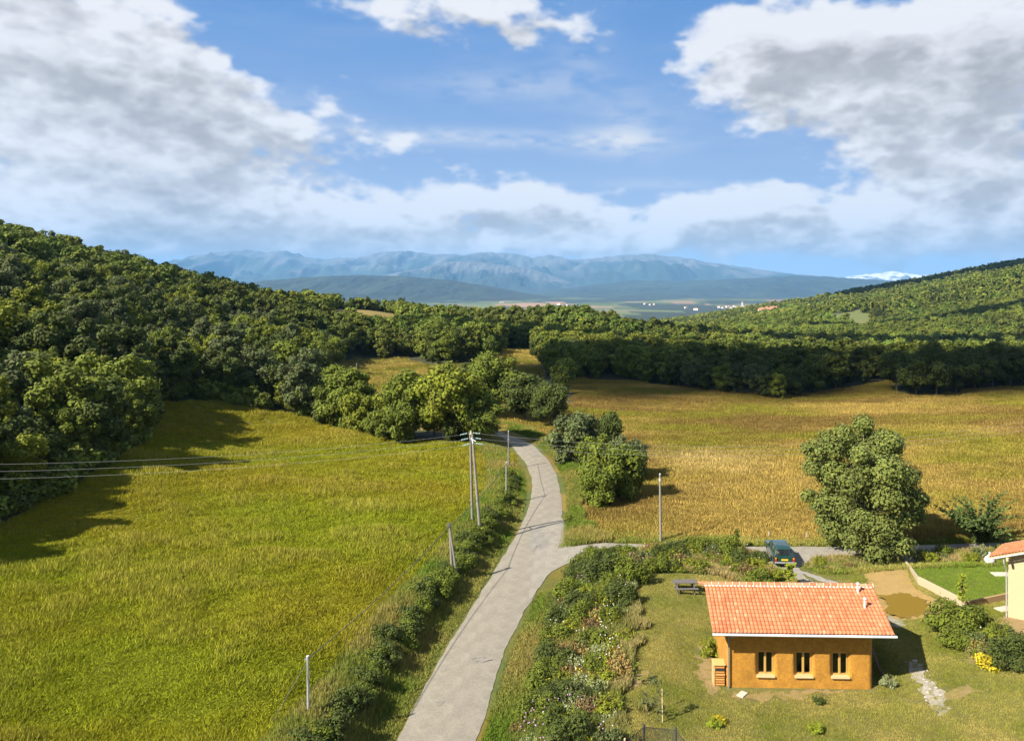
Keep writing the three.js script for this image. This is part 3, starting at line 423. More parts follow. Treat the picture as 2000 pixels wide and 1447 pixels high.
const BORDER_AREA = [[1.8, -67.59], [7.42, -69.58], [11.92, -68.75], [15.25, -67.68], [14.91, -63.89], [15.12, -60.48], [14.15, -58.97], [11.88, -59.38], [10.83, -61.29], [6.56, -61.51], [3.84, -60.64]];
const RIGHT_AREA = [[24.82, -52.44], [25.88, -51.07], [26.38, -48.26], [27.32, -46.57], [25.54, -43.53], [23.95, -43.82], [23.11, -45.62], [23, -48.26], [23.39, -50.84]];
const PLOT_AREA = [[28.4, -67.09], [32.13, -67.89], [38.47, -68.7], [39.96, -67.35], [36.59, -64.57], [32.96, -65.06], [28.62, -65.06]];
const DRIVE_AREA = [[19.88, -66.25], [22.21, -66.63], [26.76, -66.89], [27.24, -65.38], [23.96, -64.17], [20.09, -62.77], [18.61, -64.17]];
const BANK = [...[[0.08, -62.64], [-0.4, -59.79], [-1.06, -56.53]].map((p) => [...p, 'dark', 0.95]), ...[[-1.62, -52.79], [-1.87, -50.07], [-2.06, -47.62], [-2.15, -46.01], [-1.49, -46.64], [-2.42, -44.22], [-1.7, -42.56], [-2.44, -41.52]].map((p) => [...p, 'dark', 0.8]), ...[[0.83, -49.71], [1.26, -49.93], [0.4, -49.49], [1.05, -49.21]].map((p) => [...p, 'flower', 0.7]), ...[[-0.56, -56.28], [-1.24, -53.2], [0, -43.65], [0.71, -42.83], [-0.68, -41.02], [-0.31, -46.01], [0.28, -41.52]].map((p) => [...p, 'pale', 1])];
const DRIVE = [[15.68, -67.18], [19.85, -66.92], [18.39, -64.44], [19.13, -62.37], [20.58, -60.52], [21.63, -58.98], [18.09, -58.98], [17.15, -61.27], [15.96, -63.85]];
const MUD = [[22.72, -61.96], [25.54, -63.85], [26.63, -63.61], [25.13, -58.71], [25.4, -56.03], [25.85, -54], [24.96, -52.73], [22.99, -52.24], [21.62, -52.31], [20.83, -53.13], [21.38, -56.75]];
const NEXT_LAWN = [[27.31, -64.81], [31.59, -65.8], [36.86, -65.43], [31.02, -56.06], [26.94, -54.61], [26.06, -59.22]];
const PATHS = [[[19.16, -45.61], [19.71, -45.49], [19.76, -44.12], [19.55, -42.99], [19.34, -41.56], [19.15, -40.18], [18.58, -39.71], [18.6, -40.66], [18.6, -41.77], [18.81, -43.27]], [[21.05, -54.24], [21.52, -53.81], [21.65, -52.56], [21.51, -51.21], [20.64, -50.6], [20.69, -52.15]]];
const PATCHES = [[[28.47, -52.2], [31.57, -52.62], [29.05, -47.36], [27.42, -48.39], [27.42, -49.85]], [[18.97, -41.73], [20.74, -42.05], [21.64, -41.89], [21.34, -41.47], [19.51, -41.21]], [[7.33, -48.88], [8.21, -48.88], [7.88, -45.81], [7.67, -42.91], [7.22, -42.48], [6.81, -44.03], [6.81, -46.44]], [[2.56, -44.72], [3.67, -45.08], [3.43, -43.57], [2.66, -43.35]], [[8.01, -42.9], [10.32, -43.01], [13.24, -43.17], [14.73, -43.34], [13.12, -42.79], [9.55, -42.15], [8.23, -42.26]], [[22.46, -45.52], [23.46, -45.71], [23.31, -44.72], [22.44, -44.3]]];
const BARE = [DRIVE, MUD, ...PATHS, ...PATCHES];
const VILLAGE = [[861.25, -4875], [861.33, -4750], [910, -4875], [912, -4750], [981.32, -5006.76], [962.34, -4811.69], [1001, -4875], [1000.67, -4750], [1053, -4875], [1041.41, -5006.76], [1051.33, -4750], [1105, -4875], [951.28, -5006.76], [435.88, -5448.53], [458.71, -5292.86], [501.26, -5448.53], [617.5, -4631.25]];
const FARMS = [[-630.92, -4027.17], [-264.64, -4410.71], [-164.67, -5145.83], [-130, -4875], [-100.14, -5006.76], [-271.7, -3705], [751.74, -4027.17], [966.52, -4027.17], [1042.89, -4116.67], [-617.5, -5789.06], [631.86, -4308.14]];
const HILLFARM = [[308, -1300], [322, -1310]];
const CLOUDS = [[[18, 0, -198], [52, 34], 14], [[150, -8, -470], [115, 28], 16], [[760, 50, -1450], [300, 190], 70], [[-40, 0, -330], [100, 45], 25], [[94, 0, -174], [24, 12], 8], [[330, -15, -700], [110, 40], 20]];

// ------------------------------------------------------------------ standing trees, shrubs and hedges
const ground3 = (x, z, sink = 0) => [x, land(x, z) - sink, z];
function stand(proto, name, label, category, x, z, s = 1, turn = 0, group, material) {
  const g = proto.clone(); g.name = numbered(name); g.position.set(...ground3(x, z, 0.08)); g.rotation.y = turn; if (s.length) g.scale.set(...s); else g.scale.setScalar(s);
  if (material) g.children[g.children.length - 1].material = material;
  tag(g, label, category, group); scene.add(g); return g;
}
// the big tree beside the side road, lobe by lobe (metres from its foot: along x, up, radius)
{
  const r = rng(401), flat = [[0, 11.1, 1.2], [-1.4, 10.2, 1.3], [1.4, 10, 1.7], [2.6, 9.3, 1.1], [-2.3, 8.9, 1.5], [-4.2, 8.4, 1.2], [0, 8.2, 2.4], [2.4, 7.6, 2], [4.2, 7, 1.2], [-2.4, 6.7, 2.1], [-4, 7.4, 1.1], [0.2, 5.8, 2.3], [3.3, 5.7, 1.6], [-3.7, 4.4, 1.3], [-2.3, 3.8, 2.1], [0, 3, 2.4], [2.2, 4.1, 1.6], [4.3, 3.1, 1.1], [4.5, 4.2, 0.9], [-2.8, 2.1, 1.7], [-0.5, 1.3, 1.9], [1.9, 1.6, 1.5], [3.9, 5, 1.1]], lobes = [];
  for (const [x, y, R] of flat) { const deep = 4.4 * Math.sqrt(Math.max(0.08, 1 - (x / 5.2) ** 2)) * (y > 9 ? 0.55 : 1); for (const k of [-0.8, 0, 0.8]) if (k === 0 || R > 1.4) lobes.push([x * (k ? 0.75 : 1) + (r() - 0.5) * 0.8, y + (r() - 0.5) * 0.7, k * deep + (r() - 0.5) * 0.9, R * (k ? 0.72 : 0.84) * (0.75 + r() * 0.2)]); }
  for (let i = 0; i < 26; i++) { const l = lobes[Math.floor(r() * lobes.length)], a = r() * 6.283, u = r() * 1.4 - 0.4; lobes.push([l[0] + Math.cos(a) * l[3], l[1] + u * l[3], l[2] + Math.sin(a) * l[3], 0.45 + r() * 0.4]); }
  const t = thing('lime_tree', 'tall full green tree standing alone beside the side road', 'tree', ground3(25.1, -68.45));
  const L = new Leaves(); for (const l of lobes) { l[0] *= 1.08; l[2] *= 1.05; } crown(L, lobes, 60000, 0.165, r, 0.3);
  part('trunk', [...limbs(r, { trunk: 4.5 }, lobes, 16, 0.34), ...Array.from({ length: 22 }, () => { const l = lobes[Math.floor(r() * lobes.length)], a = r() * 6.283; return rod([l[0] * 0.6, l[1] - 1, l[2] * 0.6], [l[0] + Math.cos(a) * l[3] * 1.1, l[1] + 0.6 + r(), l[2] + Math.sin(a) * l[3] * 1.1], 0.035, 0.012, 4); })], mat(0.3, 0.24, 0.17, 0.9), t);
  const c = part('crown', [new THREE.BufferGeometry().setAttribute('position', new THREE.Float32BufferAttribute(9, 3))], leafMat(0.165, 0.195, 0.04), t); c.geometry = L.geo();
}
// broad hedgerow trees
const broad = [0, 1, 2].map((i) => treeOf(420 + i, { w: 8, y: 5.9, v: 4.4, trunk: 3.4, lobes: 40, n: 13000, leaf: 0.28, limbs: 9, girth: 0.22, lobe: 0.85 }));
const low = [0, 1, 2].map((i) => treeOf(430 + i, { w: 6.5, y: 2.9, v: 3, trunk: 2, lobes: 34, n: 11000, leaf: 0.25, limbs: 9, girth: 0.12, lobe: 0.85 }));
const grove = 'trees of the grove at the bend of the lane';
[[805, 860, 1, 8, 10, 'left tree of the grove at the bend, with a rounded crown', 1, 'oak'], [880, 866, 0.8, 9.5, 11.2, 'tallest tree of the grove at the bend, its trunk bare below', 0, 'bright'], [940, 868, 0.7, 6.6, 7, 'low dark tree of the grove, hanging over the lane', 2, 'oak'],
  [970, 815, 0.4, 10.5, 11.6, 'broad tree behind the grove, tallest of the group beyond the bend', 2, 'oak'], [1025, 822, 0.3, 8, 8.4, 'dark tree in the middle of the group beyond the bend', 1, 'deep'], [1075, 832, 0.2, 6.4, 7.6, 'dark bushy tree ending the group beyond the bend, by the brown field', 0, 'deep'], [915, 812, 0.4, 8, 9.6, 'tree half hidden behind the tallest tree of the grove', 0, 'deep']].forEach(([px, py, h, w, up, label, k, m], i) => { const p = GROVE[i]; stand(broad[k], 'grove_tree', label, 'tree', p[0], p[1], [w / 8, up / 10.3, w / 8], i * 1.7, grove, foliage[m]); });
const clump = 'trees of the clump beside the lane';
[[6.2, 6.3, 'green bushy tree at the near end of the clump beside the lane', 0, 'oak'], [7, 6.9, 'grey-green bushy tree at the far end of the clump beside the lane', 1, 'olive'], [4.6, 5.8, 'round dark tree at the back of the clump, toward the brown field', 2, 'deep'], [4.6, 5.2, 'bushy tree in the clump with thin twigs reaching over the brown field', 1, 'olive'], [4.2, 4.2, 'low bright bush at the foot of the clump beside the lane', 2, 'oak'], [5, 5.4, 'bushy tree in the middle of the clump beside the lane', 0, 'oak']].forEach(([w, up, label, k, m], i) => { const p = CLUMP[i]; stand(low[k], 'clump_tree', label, 'tree', p[0], p[1], [w / 6.5, up / 5.9, w / 6.5], i * 2.1, clump, foliage[m]); });
const rowGroup = 'bushy trees of the hedgerow at the far edge of the left field';
ROW.forEach(([x, z], i) => { const s = 0.62 + 0.5 * ((i * 37 % 10) / 10); stand(low[i % 3], 'hedgerow_tree', 'bushy tree in the hedgerow along the far edge of the bright left field', 'tree', x, z, [s, s * 1.05, s], i * 1.3, rowGroup, [foliage.oak, foliage.bright, foliage.oak, foliage.deep][i % 4]); });
const slim = treeOf(440, { w: 2.8, y: 5, v: 1.9, trunk: 4, lobes: 12, n: 1500, leaf: 0.34, limbs: 5, girth: 0.1 });
stand(slim, 'slim_tree', 'slender young tree with a small crown in front of the golden back field', 'tree', -45.81, -150.68, 1.02, 0, null, foliage.deep);
stand(slim, 'slim_tree', 'slender loose-crowned tree at the corner of the hillside wood', 'tree', -49.8, -142.83, [1.5, 1.05, 1.5], 2, null, foliage.olive);
// trees at the edge of the wood behind the right field, in a row one can count
const edgeGroup = 'trees lining the far side of the brown field';
EDGE.forEach(([x, z], i) => { const a = (i * 61 % 17) / 17, b = (i * 29 % 13) / 13, s = (0.74 + 0.25 * a) * lerp(1, 0.8, clamp((x + 13) / 60)); stand(woodShapes[i % 5], 'field_edge_tree', 'dark tree in the row of woodland edge behind the brown field', 'tree', x + (a - 0.5) * 2, z + (b - 0.5) * 3, [s * 1.1, s, s * 1.1], i * 2.3, edgeGroup, [foliage.deep, foliage.oak, foliage.deep, foliage.olive][i % 4]); });
const cornerGroup = 'broad trees at the corner of the brown field below the hill';
CORNER.forEach(([x, z], i) => stand(broad[i % 3], 'corner_tree', 'broad dark tree at the corner of the brown field below the right hill', 'tree', x, z, [0.95, 0.86 + (i % 3) * 0.07, 0.95], i * 1.9, cornerGroup, foliage.deep));
const pathGroup = 'trees beyond the golden back field';
BACKROW.forEach(([x, z], i) => { const s = 0.85 + 0.3 * ((i * 31 % 11) / 11); stand(woodShapes[i % 5], 'back_row_tree', 'dark tree in the row beyond the golden back field', 'tree', x, z, [s * 1.15, s, s * 1.15], i * 2.7, pathGroup, i % 3 ? foliage.deep : foliage.oak); });

// shrubs: thing > stems, foliage
function shrubOf(seed, o) {
  const r = rng(seed), g = new THREE.Group(), L = new Leaves(), lobes = lobesOf(r, { w: o.w, y: o.h * 0.5, v: o.h * 0.48, lobes: o.lobes ?? 14, lobe: o.lobe ?? 1.05, core: true });
  for (const l of lobes) l[1] = Math.max(l[1], l[3] * 0.5);
  part('stems', Array.from({ length: 5 }, (_, i) => { const l = lobes[i % lobes.length]; return rod([0, -0.1, 0], [l[0], l[1], l[2]], 0.025, 0.01, 4); }), M.bark, g);
  crown(L, lobes, o.n, o.leaf, r, 0.4);
  if (o.spikes) for (let i = 0; i < o.spikes; i++) { const a = r() * 6.283, q = o.w * 0.45 * Math.sqrt(r()), x = Math.cos(a) * q, z = Math.sin(a) * q, y = o.h * (0.7 + r() * 0.5); for (let k = 0; k < 4; k++) L.leaf(x + (r() - 0.5) * 0.06, y - k * 0.07, z + (r() - 0.5) * 0.06, r() - 0.5, 0.2, r() - 0.5, o.leaf * 0.9, r, o.spike ?? [1.6, 1.4, 1]); }
  const f = new THREE.Mesh(L.geo(), o.material ?? foliage.oak); f.name = 'foliage'; f.castShadow = f.receiveShadow = true; g.add(f); return g;
}
const hedgeShrubs = [0, 1, 2].map((i) => shrubOf(500 + i, { w: 2.1, h: 1.3, n: 2600, leaf: 0.1, spikes: 12, spike: [1.2, 1.2, 1] }));
const hedgeLine = smoothLine(HEDGE, 84), hedgeGroup = 'shrubs of the hedge on the bank beside the lane';
{ const r = rng(77); hedgeLine.forEach(([x, z]) => { const s = 0.5 + r() * 0.5; stand(hedgeShrubs[Math.floor(r() * 3)], 'hedge_shrub', 'dark green shrub in the hedge on the bank between left field and lane', 'shrub', x + (r() - 0.5) * 1.1, z + (r() - 0.5) * 0.8, [s * 1.1, s * (0.8 + r() * 0.4), s], r() * 6, hedgeGroup, [foliage.oak, foliage.deep, foliage.deep, foliage.oak][Math.floor(r() * 4)]); }); }
// the wild garden bank right of the lane
const bankShrubs = { dark: shrubOf(520, { w: 2.6, h: 1.6, n: 4200, leaf: 0.1, lobes: 20 }), green: shrubOf(521, { w: 1.7, h: 0.95, n: 1500, leaf: 0.095, spikes: 40, spike: [1.2, 1.1, 0.9], lobes: 18, lobe: 0.8 }), pale: shrubOf(522, { w: 1.5, h: 0.8, n: 1000, leaf: 0.09, spikes: 70, lobes: 18, lobe: 0.8, spike: [1.4, 1.35, 1.3] }), brown: shrubOf(523, { w: 1.6, h: 0.8, n: 900, leaf: 0.085, spikes: 60, lobes: 18, lobe: 0.8, spike: [1.2, 0.9, 0.8] }), flower: shrubOf(524, { w: 1.1, h: 0.7, n: 700, leaf: 0.09 }) };
const bankMat = { dark: [foliage.oak, foliage.deep], green: [foliage.bright, foliage.oak, foliage.olive], pale: [foliage.silver], brown: [foliage.dry, foliage.straw], flower: [foliage.gold] };
const bankWords = { dark: 'dense dark green shrub on the wild bank between lane and lawn', green: 'low leafy weed clump on the wild bank between lane and lawn', pale: 'pale feathery plant clump on the wild bank between lane and lawn', brown: 'dry brown seeded weed clump on the wild bank between lane and lawn', flower: 'clump of bright yellow flowers on the wild bank between lane and lawn' };
BANK.forEach(([x, z, kind, s], i) => { const ms = bankMat[kind]; stand(bankShrubs[kind], kind === 'flower' ? 'flower_clump' : kind === 'dark' ? 'bank_shrub' : 'weed_clump', bankWords[kind], kind === 'flower' ? 'flowers' : kind === 'dark' ? 'shrub' : 'plant', x, z, s, i * 2.2, bankWords[kind].split(' on ')[0] + 's of the bank', ms[i % ms.length]); });
{
  const r = rng(91), kinds = ['green', 'dark', 'brown', 'pale', 'green', 'brown', 'green'];
  const fill = (poly, n, words, kindsHere, size) => { const xs = poly.map((p) => p[0]), zs = poly.map((p) => p[1]); let made = 0, tries = 0; while (made < n && tries++ < 4000) { const x = lerp(Math.min(...xs), Math.max(...xs), r()), z = lerp(Math.min(...zs), Math.max(...zs), r()); if (!inside(poly, x, z)) continue; made++; const k = kindsHere[Math.floor(r() * kindsHere.length)], ms = bankMat[k], s = size * (0.6 + r() * 0.7); stand(bankShrubs[k], k === 'dark' ? 'bank_shrub' : 'weed_clump', (k === 'dark' ? 'dark green shrub ' : k === 'pale' ? 'pale feathery weed ' : k === 'brown' ? 'dry brown weed ' : 'leafy green weed ') + words, k === 'dark' ? 'shrub' : 'plant', x, z, [s, s * (0.7 + r() * 0.6), s], r() * 6, 'plants ' + words, ms[Math.floor(r() * ms.length)]); } };
  fill(BANK_AREA, 190, 'of the wild bank between lane and lawn', kinds, 0.8);
  fill(BORDER_AREA, 100, 'of the overgrown border behind the lawn and picnic table', ['green', 'green', 'brown', 'brown', 'dark', 'green'], 0.8);
  fill(RIGHT_AREA, 46, 'of the rough slope right of the clay house', ['green', 'green', 'brown', 'dark', 'green', 'green'], 0.75);
  fill(PLOT_AREA, 26, 'of the verge around the neighbouring plot', ['green', 'green', 'pale', 'green'], 0.7);
  fill(DRIVE_AREA, 18, 'of the tangle beside the driveway and the solitary tree', ['brown', 'green', 'brown', 'green'], 0.55);
}
// spreading shrub with long arching branches beside the neighbouring plot
{
  const r = rng(611), t = thing('arching_shrub', 'spreading dark shrub with long arching branches above the neighbouring lawn', 'shrub', ground3(35.82, -69.32)), L = new Leaves(), wood = [];
  for (let i = 0; i < 70; i++) { const a = r() * 6.283, len = 2.4 + r() * 2.4, rise = 0.5 + r() * 1.1, y0 = 0.3 + r() * 1.2; let p = [0.3 * Math.cos(a), y0, 0.3 * Math.sin(a)]; for (let k = 1; k <= 9; k++) { const u = k / 9, q = [Math.cos(a + u * 0.3) * len * u * (1.15 - rise * 0.35), y0 + rise * len * 0.75 * u * (1.25 - 0.5 * u), Math.sin(a + u * 0.3) * len * u * (1.15 - rise * 0.35)]; wood.push(rod(p, q, 0.035 * (1.1 - u), 0.03 * (1.05 - u) + 0.004, 4)); const n = Math.round(20 * (1.15 - u)); for (let m = 0; m < n; m++) { const w = 0.34 * (1.1 - u * 0.75), v = 0.75 + r() * 0.5; L.leaf(lerp(p[0], q[0], r()) + (r() - 0.5) * w, lerp(p[1], q[1], r()) + (r() - 0.5) * w * 0.6, lerp(p[2], q[2], r()) + (r() - 0.5) * w, r() - 0.5, 0.9, r() - 0.5, 0.2, r, [v, v, v]); } p = q; } }
  part('stems', wood, M.bark, t); const f = new THREE.Mesh(L.geo(), leafMat(0.09, 0.135, 0.025)); f.name = 'foliage'; f.castShadow = f.receiveShadow = true; t.add(f);
}
// understorey that closes the foot of the hillside wood
{
  const r = rng(88), edge = smoothLine(LEFT_FIELD.slice(1, 9), 90), geo = shrubOf(540, { w: 3, h: 2.2, n: 900, leaf: 0.26 }).children[1].geometry, list = [];
  edge.forEach(([x, z]) => { for (let k = 0; k < 3; k++) list.push([x - 0.8 - r() * 3.2, z + (r() - 0.5) * 3 - r(), 0, r(), r(), r()]); });
  scatter('undergrowth', [geo], list, forestLeaf, (t, c) => { const n = 0.6 + t[4] * 0.6; c.setRGB(n, n, n); }, 'low leafy undergrowth along the foot of the hillside wood', 'undergrowth', (t) => 0.6 + t[4] * 0.8);
}

// ------------------------------------------------------------------ grass
function tuftOf(seed, n, spread, h, wide, bend) {
  const r = rng(seed), p = [], c = [];
  for (let i = 0; i < n; i++) { const a = r() * 6.283, q = spread * Math.sqrt(r()), x = Math.cos(a) * q, z = Math.sin(a) * q, t = r() * 6.283, w = wide * (0.6 + 0.7 * r()), H = h * (0.55 + 0.6 * r()), bx = (r() - 0.35) * bend, bz = (r() - 0.5) * bend, cx = Math.cos(t) * w, cz = Math.sin(t) * w, v = 0.72 + r() * 0.56; p.push(x - cx, -0.05, z - cz, x + cx, -0.05, z + cz, x + bx * 0.45 + cx * 0.7, H * 0.62, z + bz * 0.45 + cz * 0.7, x - cx, -0.05, z - cz, x + bx * 0.45 + cx * 0.7, H * 0.62, z + bz * 0.45 + cz * 0.7, x + bx, H, z + bz); for (let k = 0; k < 6; k++) c.push(v, v, v); }
  const g = new THREE.BufferGeometry(); g.setAttribute('position', new THREE.Float32BufferAttribute(p, 3)); g.setAttribute('color', new THREE.Float32BufferAttribute(c, 3)); g.computeVertexNormals(); return g;
}
const bladeMat = new THREE.MeshPhysicalMaterial({ color: col(ALBEDO, ALBEDO, ALBEDO), roughness: 0.8, specularIntensity: 0.25, transmission: 0.4, thickness: 0, vertexColors: true, side: THREE.DoubleSide });
function sward(name, geos, count, sample, tone, size, label, seed) {
  const r = rng(seed), sets = geos.map(() => []); let tries = 0, n = 0;
  while (n < count && tries++ < count * 12) { const p = sample(r); if (!p) continue; sets[Math.floor(r() * geos.length)].push([p[0], p[1], r(), r()]); n++; }
  geos.forEach((g, k) => { const o = new THREE.InstancedMesh(g, bladeMat, sets[k].length), m = new THREE.Matrix4(), q = new THREE.Quaternion(), up = new THREE.Vector3(0, 1, 0), c = new THREE.Color(); sets[k].forEach(([x, z, a, b], i) => { const s = size(x, z, a, b); q.setFromAxisAngle(up, (b - 0.5) * 2.2); m.compose(new THREE.Vector3(x, land(x, z), z), q, new THREE.Vector3(s[0], s[1], s[0])); o.setMatrixAt(i, m); const t = tone(x, z, a, b); c.setRGB(...t); o.setColorAt(i, c); }); o.name = numbered(name); o.castShadow = o.receiveShadow = true; tag(o, label, 'grass', null, 'stuff'); scene.add(o); });
}
const polar = (d0, d1, a0, a1, bias) => (r) => { const d = lerp(d0, d1, Math.pow(r(), bias)), k = lerp(a0, a1, r()); return [k * d, -d]; };
const within = (poly, pick, extra) => (r) => { const p = pick(r); return inside(poly, p[0], p[1]) && (!extra || extra(p[0], p[1])) ? p : null; };
const meadowTufts = [0, 1, 2].map((i) => tuftOf(700 + i, 13, 0.3, 0.34, 0.016, 0.34)), hayTufts = [0, 1].map((i) => tuftOf(710 + i, 14, 0.42, 0.5, 0.024, 0.3)), lawnTufts = [0, 1].map((i) => tuftOf(720 + i, 14, 0.17, 0.05, 0.013, 0.07)), vergeTufts = [0, 1].map((i) => tuftOf(730 + i, 14, 0.22, 0.36, 0.016, 0.26));
const vary = (c, k) => [c[0] * k, c[1] * k, c[2] * k];
const lodge = (x, z) => fbm2(x / 3.4 + 40, z / 2.1, 3) + fbm2(x / 11, z / 5 + 20, 2) * 0.8;       // where the hay leans over
sward('meadow_grass', meadowTufts, 105000, within(LEFT_FIELD, polar(34, 132, -0.8, 0.02, 1.15)), (x, z, a, b) => { const l = lodge(x, z), base = mix3(mix3([0.37, 0.31, 0.012], [0.31, 0.345, 0.008], clamp(0.6 + fbm2(x / 24, z / 14 + 7, 4) * 1.0)), [0.56, 0.45, 0.1], clamp(l * 0.8 + a * 0.4 - 0.15) * 0.55); return vary(base, 0.75 + b * 0.5); }, (x, z, a) => { const l = lodge(x, z), s = 0.8 + a * 0.5; return [s, s * clamp(0.95 + l * 1.3, 0.3, 2)]; }, 'tall yellow-green hay grass of the left field', 1001);
sward('hay_grass', hayTufts, 90000, (r) => { const p = polar(68, 200, -0.12, 0.62, 1.0)(r); return inside(RIGHT_FIELD, p[0] + noise2(p[0] / 2.2, p[1] / 2.2) * 1.6, p[1] + noise2(p[1] / 2.2, p[0] / 2.2) * 1.4) && lineDist(sideRoad, p[0], p[1])[0] > 2.8 && lineDist(lane, p[0], p[1])[0] > 4.6 ? p : null; }, (x, z, a, b) => { const n = fbm2(x / 26, z / 9, 3), base = mix3(mix3([0.52, 0.38, 0.09], [0.3, 0.2, 0.045], clamp(0.5 + n * 2.2 + sstep(-95, -150, z) * 0.2)), [0.32, 0.29, 0.03], clamp(0.2 + fbm2(x / 18, z / 8, 3) * 1.5 + a * 0.12)); return vary(mix3(base, [0.66, 0.5, 0.18], palePatch(x, z) * 0.8), 0.88 + b * 0.24); }, (x, z, a) => { const s = 0.85 + a * 0.6; return [s * 1.15, s * clamp(0.62 + lodge(x, z) * 0.5, 0.3, 1.1)]; }, 'dry golden hay grass of the right field', 1002);
sward('hay_grass', hayTufts, 16000, within(BACK_FIELD, polar(125, 290, -0.42, 0, 1.0)), (x, z, a, b) => vary(mix3([0.55, 0.42, 0.1], [0.28, 0.27, 0.03], clamp(0.35 + fbm2(x / 20, z / 9, 3) * 1.4 + a * 0.2)), 0.75 + b * 0.5), (x, z, a) => [1.5, 0.9 + a * 0.5], 'golden hay grass of the back field', 1003);
sward('lawn_grass', lawnTufts, 60000, within(YARD, polar(36, 66, -0.02, 0.62, 0.9), (x, z) => BARE.every((p) => !inside(p, x + noise2(x * 9, z * 9) * 0.75, z + noise2(z * 9, x * 9) * 0.75)) && (Math.abs(x - 12.3) > 4.3 || Math.abs(z + 46.2) > 3.1)), (x, z, a, b) => vary(mix3(mix3([0.25, 0.28, 0.03], [0.5, 0.42, 0.11], clamp(0.3 + fbm2(x / 2.5, z / 2.5, 3) * 1.1 + a * 0.3)), [0.19, 0.31, 0.02], NEXT_LAWN && inside(NEXT_LAWN, x, z) ? 0.85 : 0), 0.7 + b * 0.6), (x, z, a, b) => { const s = 0.7 + a * 0.7; return [s, s]; }, 'short patchy lawn around the clay house', 1004);
const laneRun = smoothLine(lane, 300);
sward('verge_grass', vergeTufts, 42000, (r) => { const i = Math.floor(Math.pow(r(), 1.4) * (laneRun.length - 1)), t = r(), x = lerp(laneRun[i][0], laneRun[i + 1][0], t) + (r() - 0.5) * 14, z = lerp(laneRun[i][1], laneRun[i + 1][1], t) + (r() - 0.5) * 3, a = lineDist(lane, x, z)[0], b = lineDist(sideRoad, x, z)[0]; return z < -34 && z > -130 && a > 2.35 && a < (x > lane[0][0] && inside(RIGHT_FIELD, x, z) ? 4.9 + noise2(x / 2.4, z / 2.4) * 1.7 : 7) && b > 2.3 && !inside(YARD, x, z) && !(x > -5 && x < 3 && z > -66 && z < -59 && a < 4.4) ? [x, z] : null; }, (x, z, a, b) => vary(mix3([0.17, 0.26, 0.02], [0.4, 0.34, 0.09], clamp(0.25 + fbm2(x / 4, z / 4, 3) * 1.2 + a * 0.25)), 0.65 + b * 0.6), (x, z, a) => { const k = sstep(2.3, 4.2, lineDist(lane, x, z)[0]), s = 0.55 + a * 0.5 + k * 0.4; return [s, s * (0.5 + k * 0.8)]; }, 'rank green grass on the lane banks', 1005);
sward('verge_grass', vergeTufts, 9000, (r) => { const x = lerp(-2, 55, r()), z = -67.6 + (r() - 0.5) * 12, b = lineDist(sideRoad, x, z)[0]; return b > 2.35 && b < 5.2 && !inside(DRIVE, x, z) && lineDist(lane, x, z)[0] > 4 ? [x, z] : null; }, (x, z, a, b) => vary(mix3([0.18, 0.27, 0.02], [0.42, 0.38, 0.09], clamp(0.3 + fbm2(x / 4, z / 3, 3) + a * 0.25)), 0.65 + b * 0.6), (x, z, a) => [0.8 + a * 0.4, 0.5 + a * 0.5], 'green verge along the side road', 1006);
sward('bank_grass', vergeTufts, 20000, (r) => { const p = polar(36, 66, -0.14, 0.1, 0.9)(r), w = noise2(p[0] * 0.9, p[1] * 0.9) * 1.3; return inside(BANK_AREA, p[0] + w, p[1] + w) ? p : null; }, (x, z, a, b) => vary(mix3([0.2, 0.26, 0.03], [0.45, 0.37, 0.14], clamp(0.35 + fbm2(x / 2, z / 2, 3) + a * 0.3)), 0.6 + b * 0.6), (x, z, a) => [0.9 + a * 0.5, 0.8 + a * 0.8], 'wild grass between the weeds of the bank', 1007);
sward('bank_grass', vergeTufts, 9000, (r) => { const p = polar(36, 72, 0.02, 0.62, 0.9)(r); return [BORDER_AREA, RIGHT_AREA, PLOT_AREA, DRIVE_AREA].some((q) => inside(q, p[0], p[1])) ? p : null; }, (x, z, a, b) => vary(mix3([0.2, 0.26, 0.03], [0.5, 0.39, 0.16], clamp(0.35 + fbm2(x / 2, z / 2, 3) + a * 0.3)), 0.6 + b * 0.6), (x, z, a) => [0.9 + a * 0.5, 0.7 + a * 0.7], 'wild grass of the garden borders', 1008);

// wildflowers dotted through the bank and the borders
{
  const r = rng(2001), petal = new THREE.IcosahedronGeometry(0.04, 0), list = [], areas = [[BANK_AREA, -0.14, 0.1], [BORDER_AREA, 0.02, 0.3], [RIGHT_AREA, 0.4, 0.62]];
  while (list.length < 520) { const [poly, a, b] = areas[Math.floor(r() * r() * 3)], p = polar(36, 70, a, b, 0.9)(r); if (inside(poly, p[0], p[1]) && fbm2(p[0] / 1.6, p[1] / 1.6, 2) > 0.02) list.push([...p, r(), r()]); }
  const o = new THREE.InstancedMesh(petal, mat(1, 1, 1, 0.8), list.length), m = new THREE.Matrix4(), c = new THREE.Color();
  list.forEach(([x, z, a, b], i) => { m.makeTranslation(x, land(x, z) + 0.45 + a * 0.6, z); o.setMatrixAt(i, m); const k = noise2(x / 3 + 60, z / 3) + (b - 0.5) * 0.5; c.setRGB(...(k > 0.12 ? [0.75, 0.55, 0.02] : k > -0.35 ? [0.7, 0.7, 0.62] : [0.5, 0.28, 0.45])); o.setColorAt(i, c); });
  o.name = numbered('wildflowers'); o.castShadow = o.receiveShadow = true; tag(o, 'white, yellow and mauve wildflowers dotted over the garden banks', 'flowers', null, 'stuff'); scene.add(o);
}

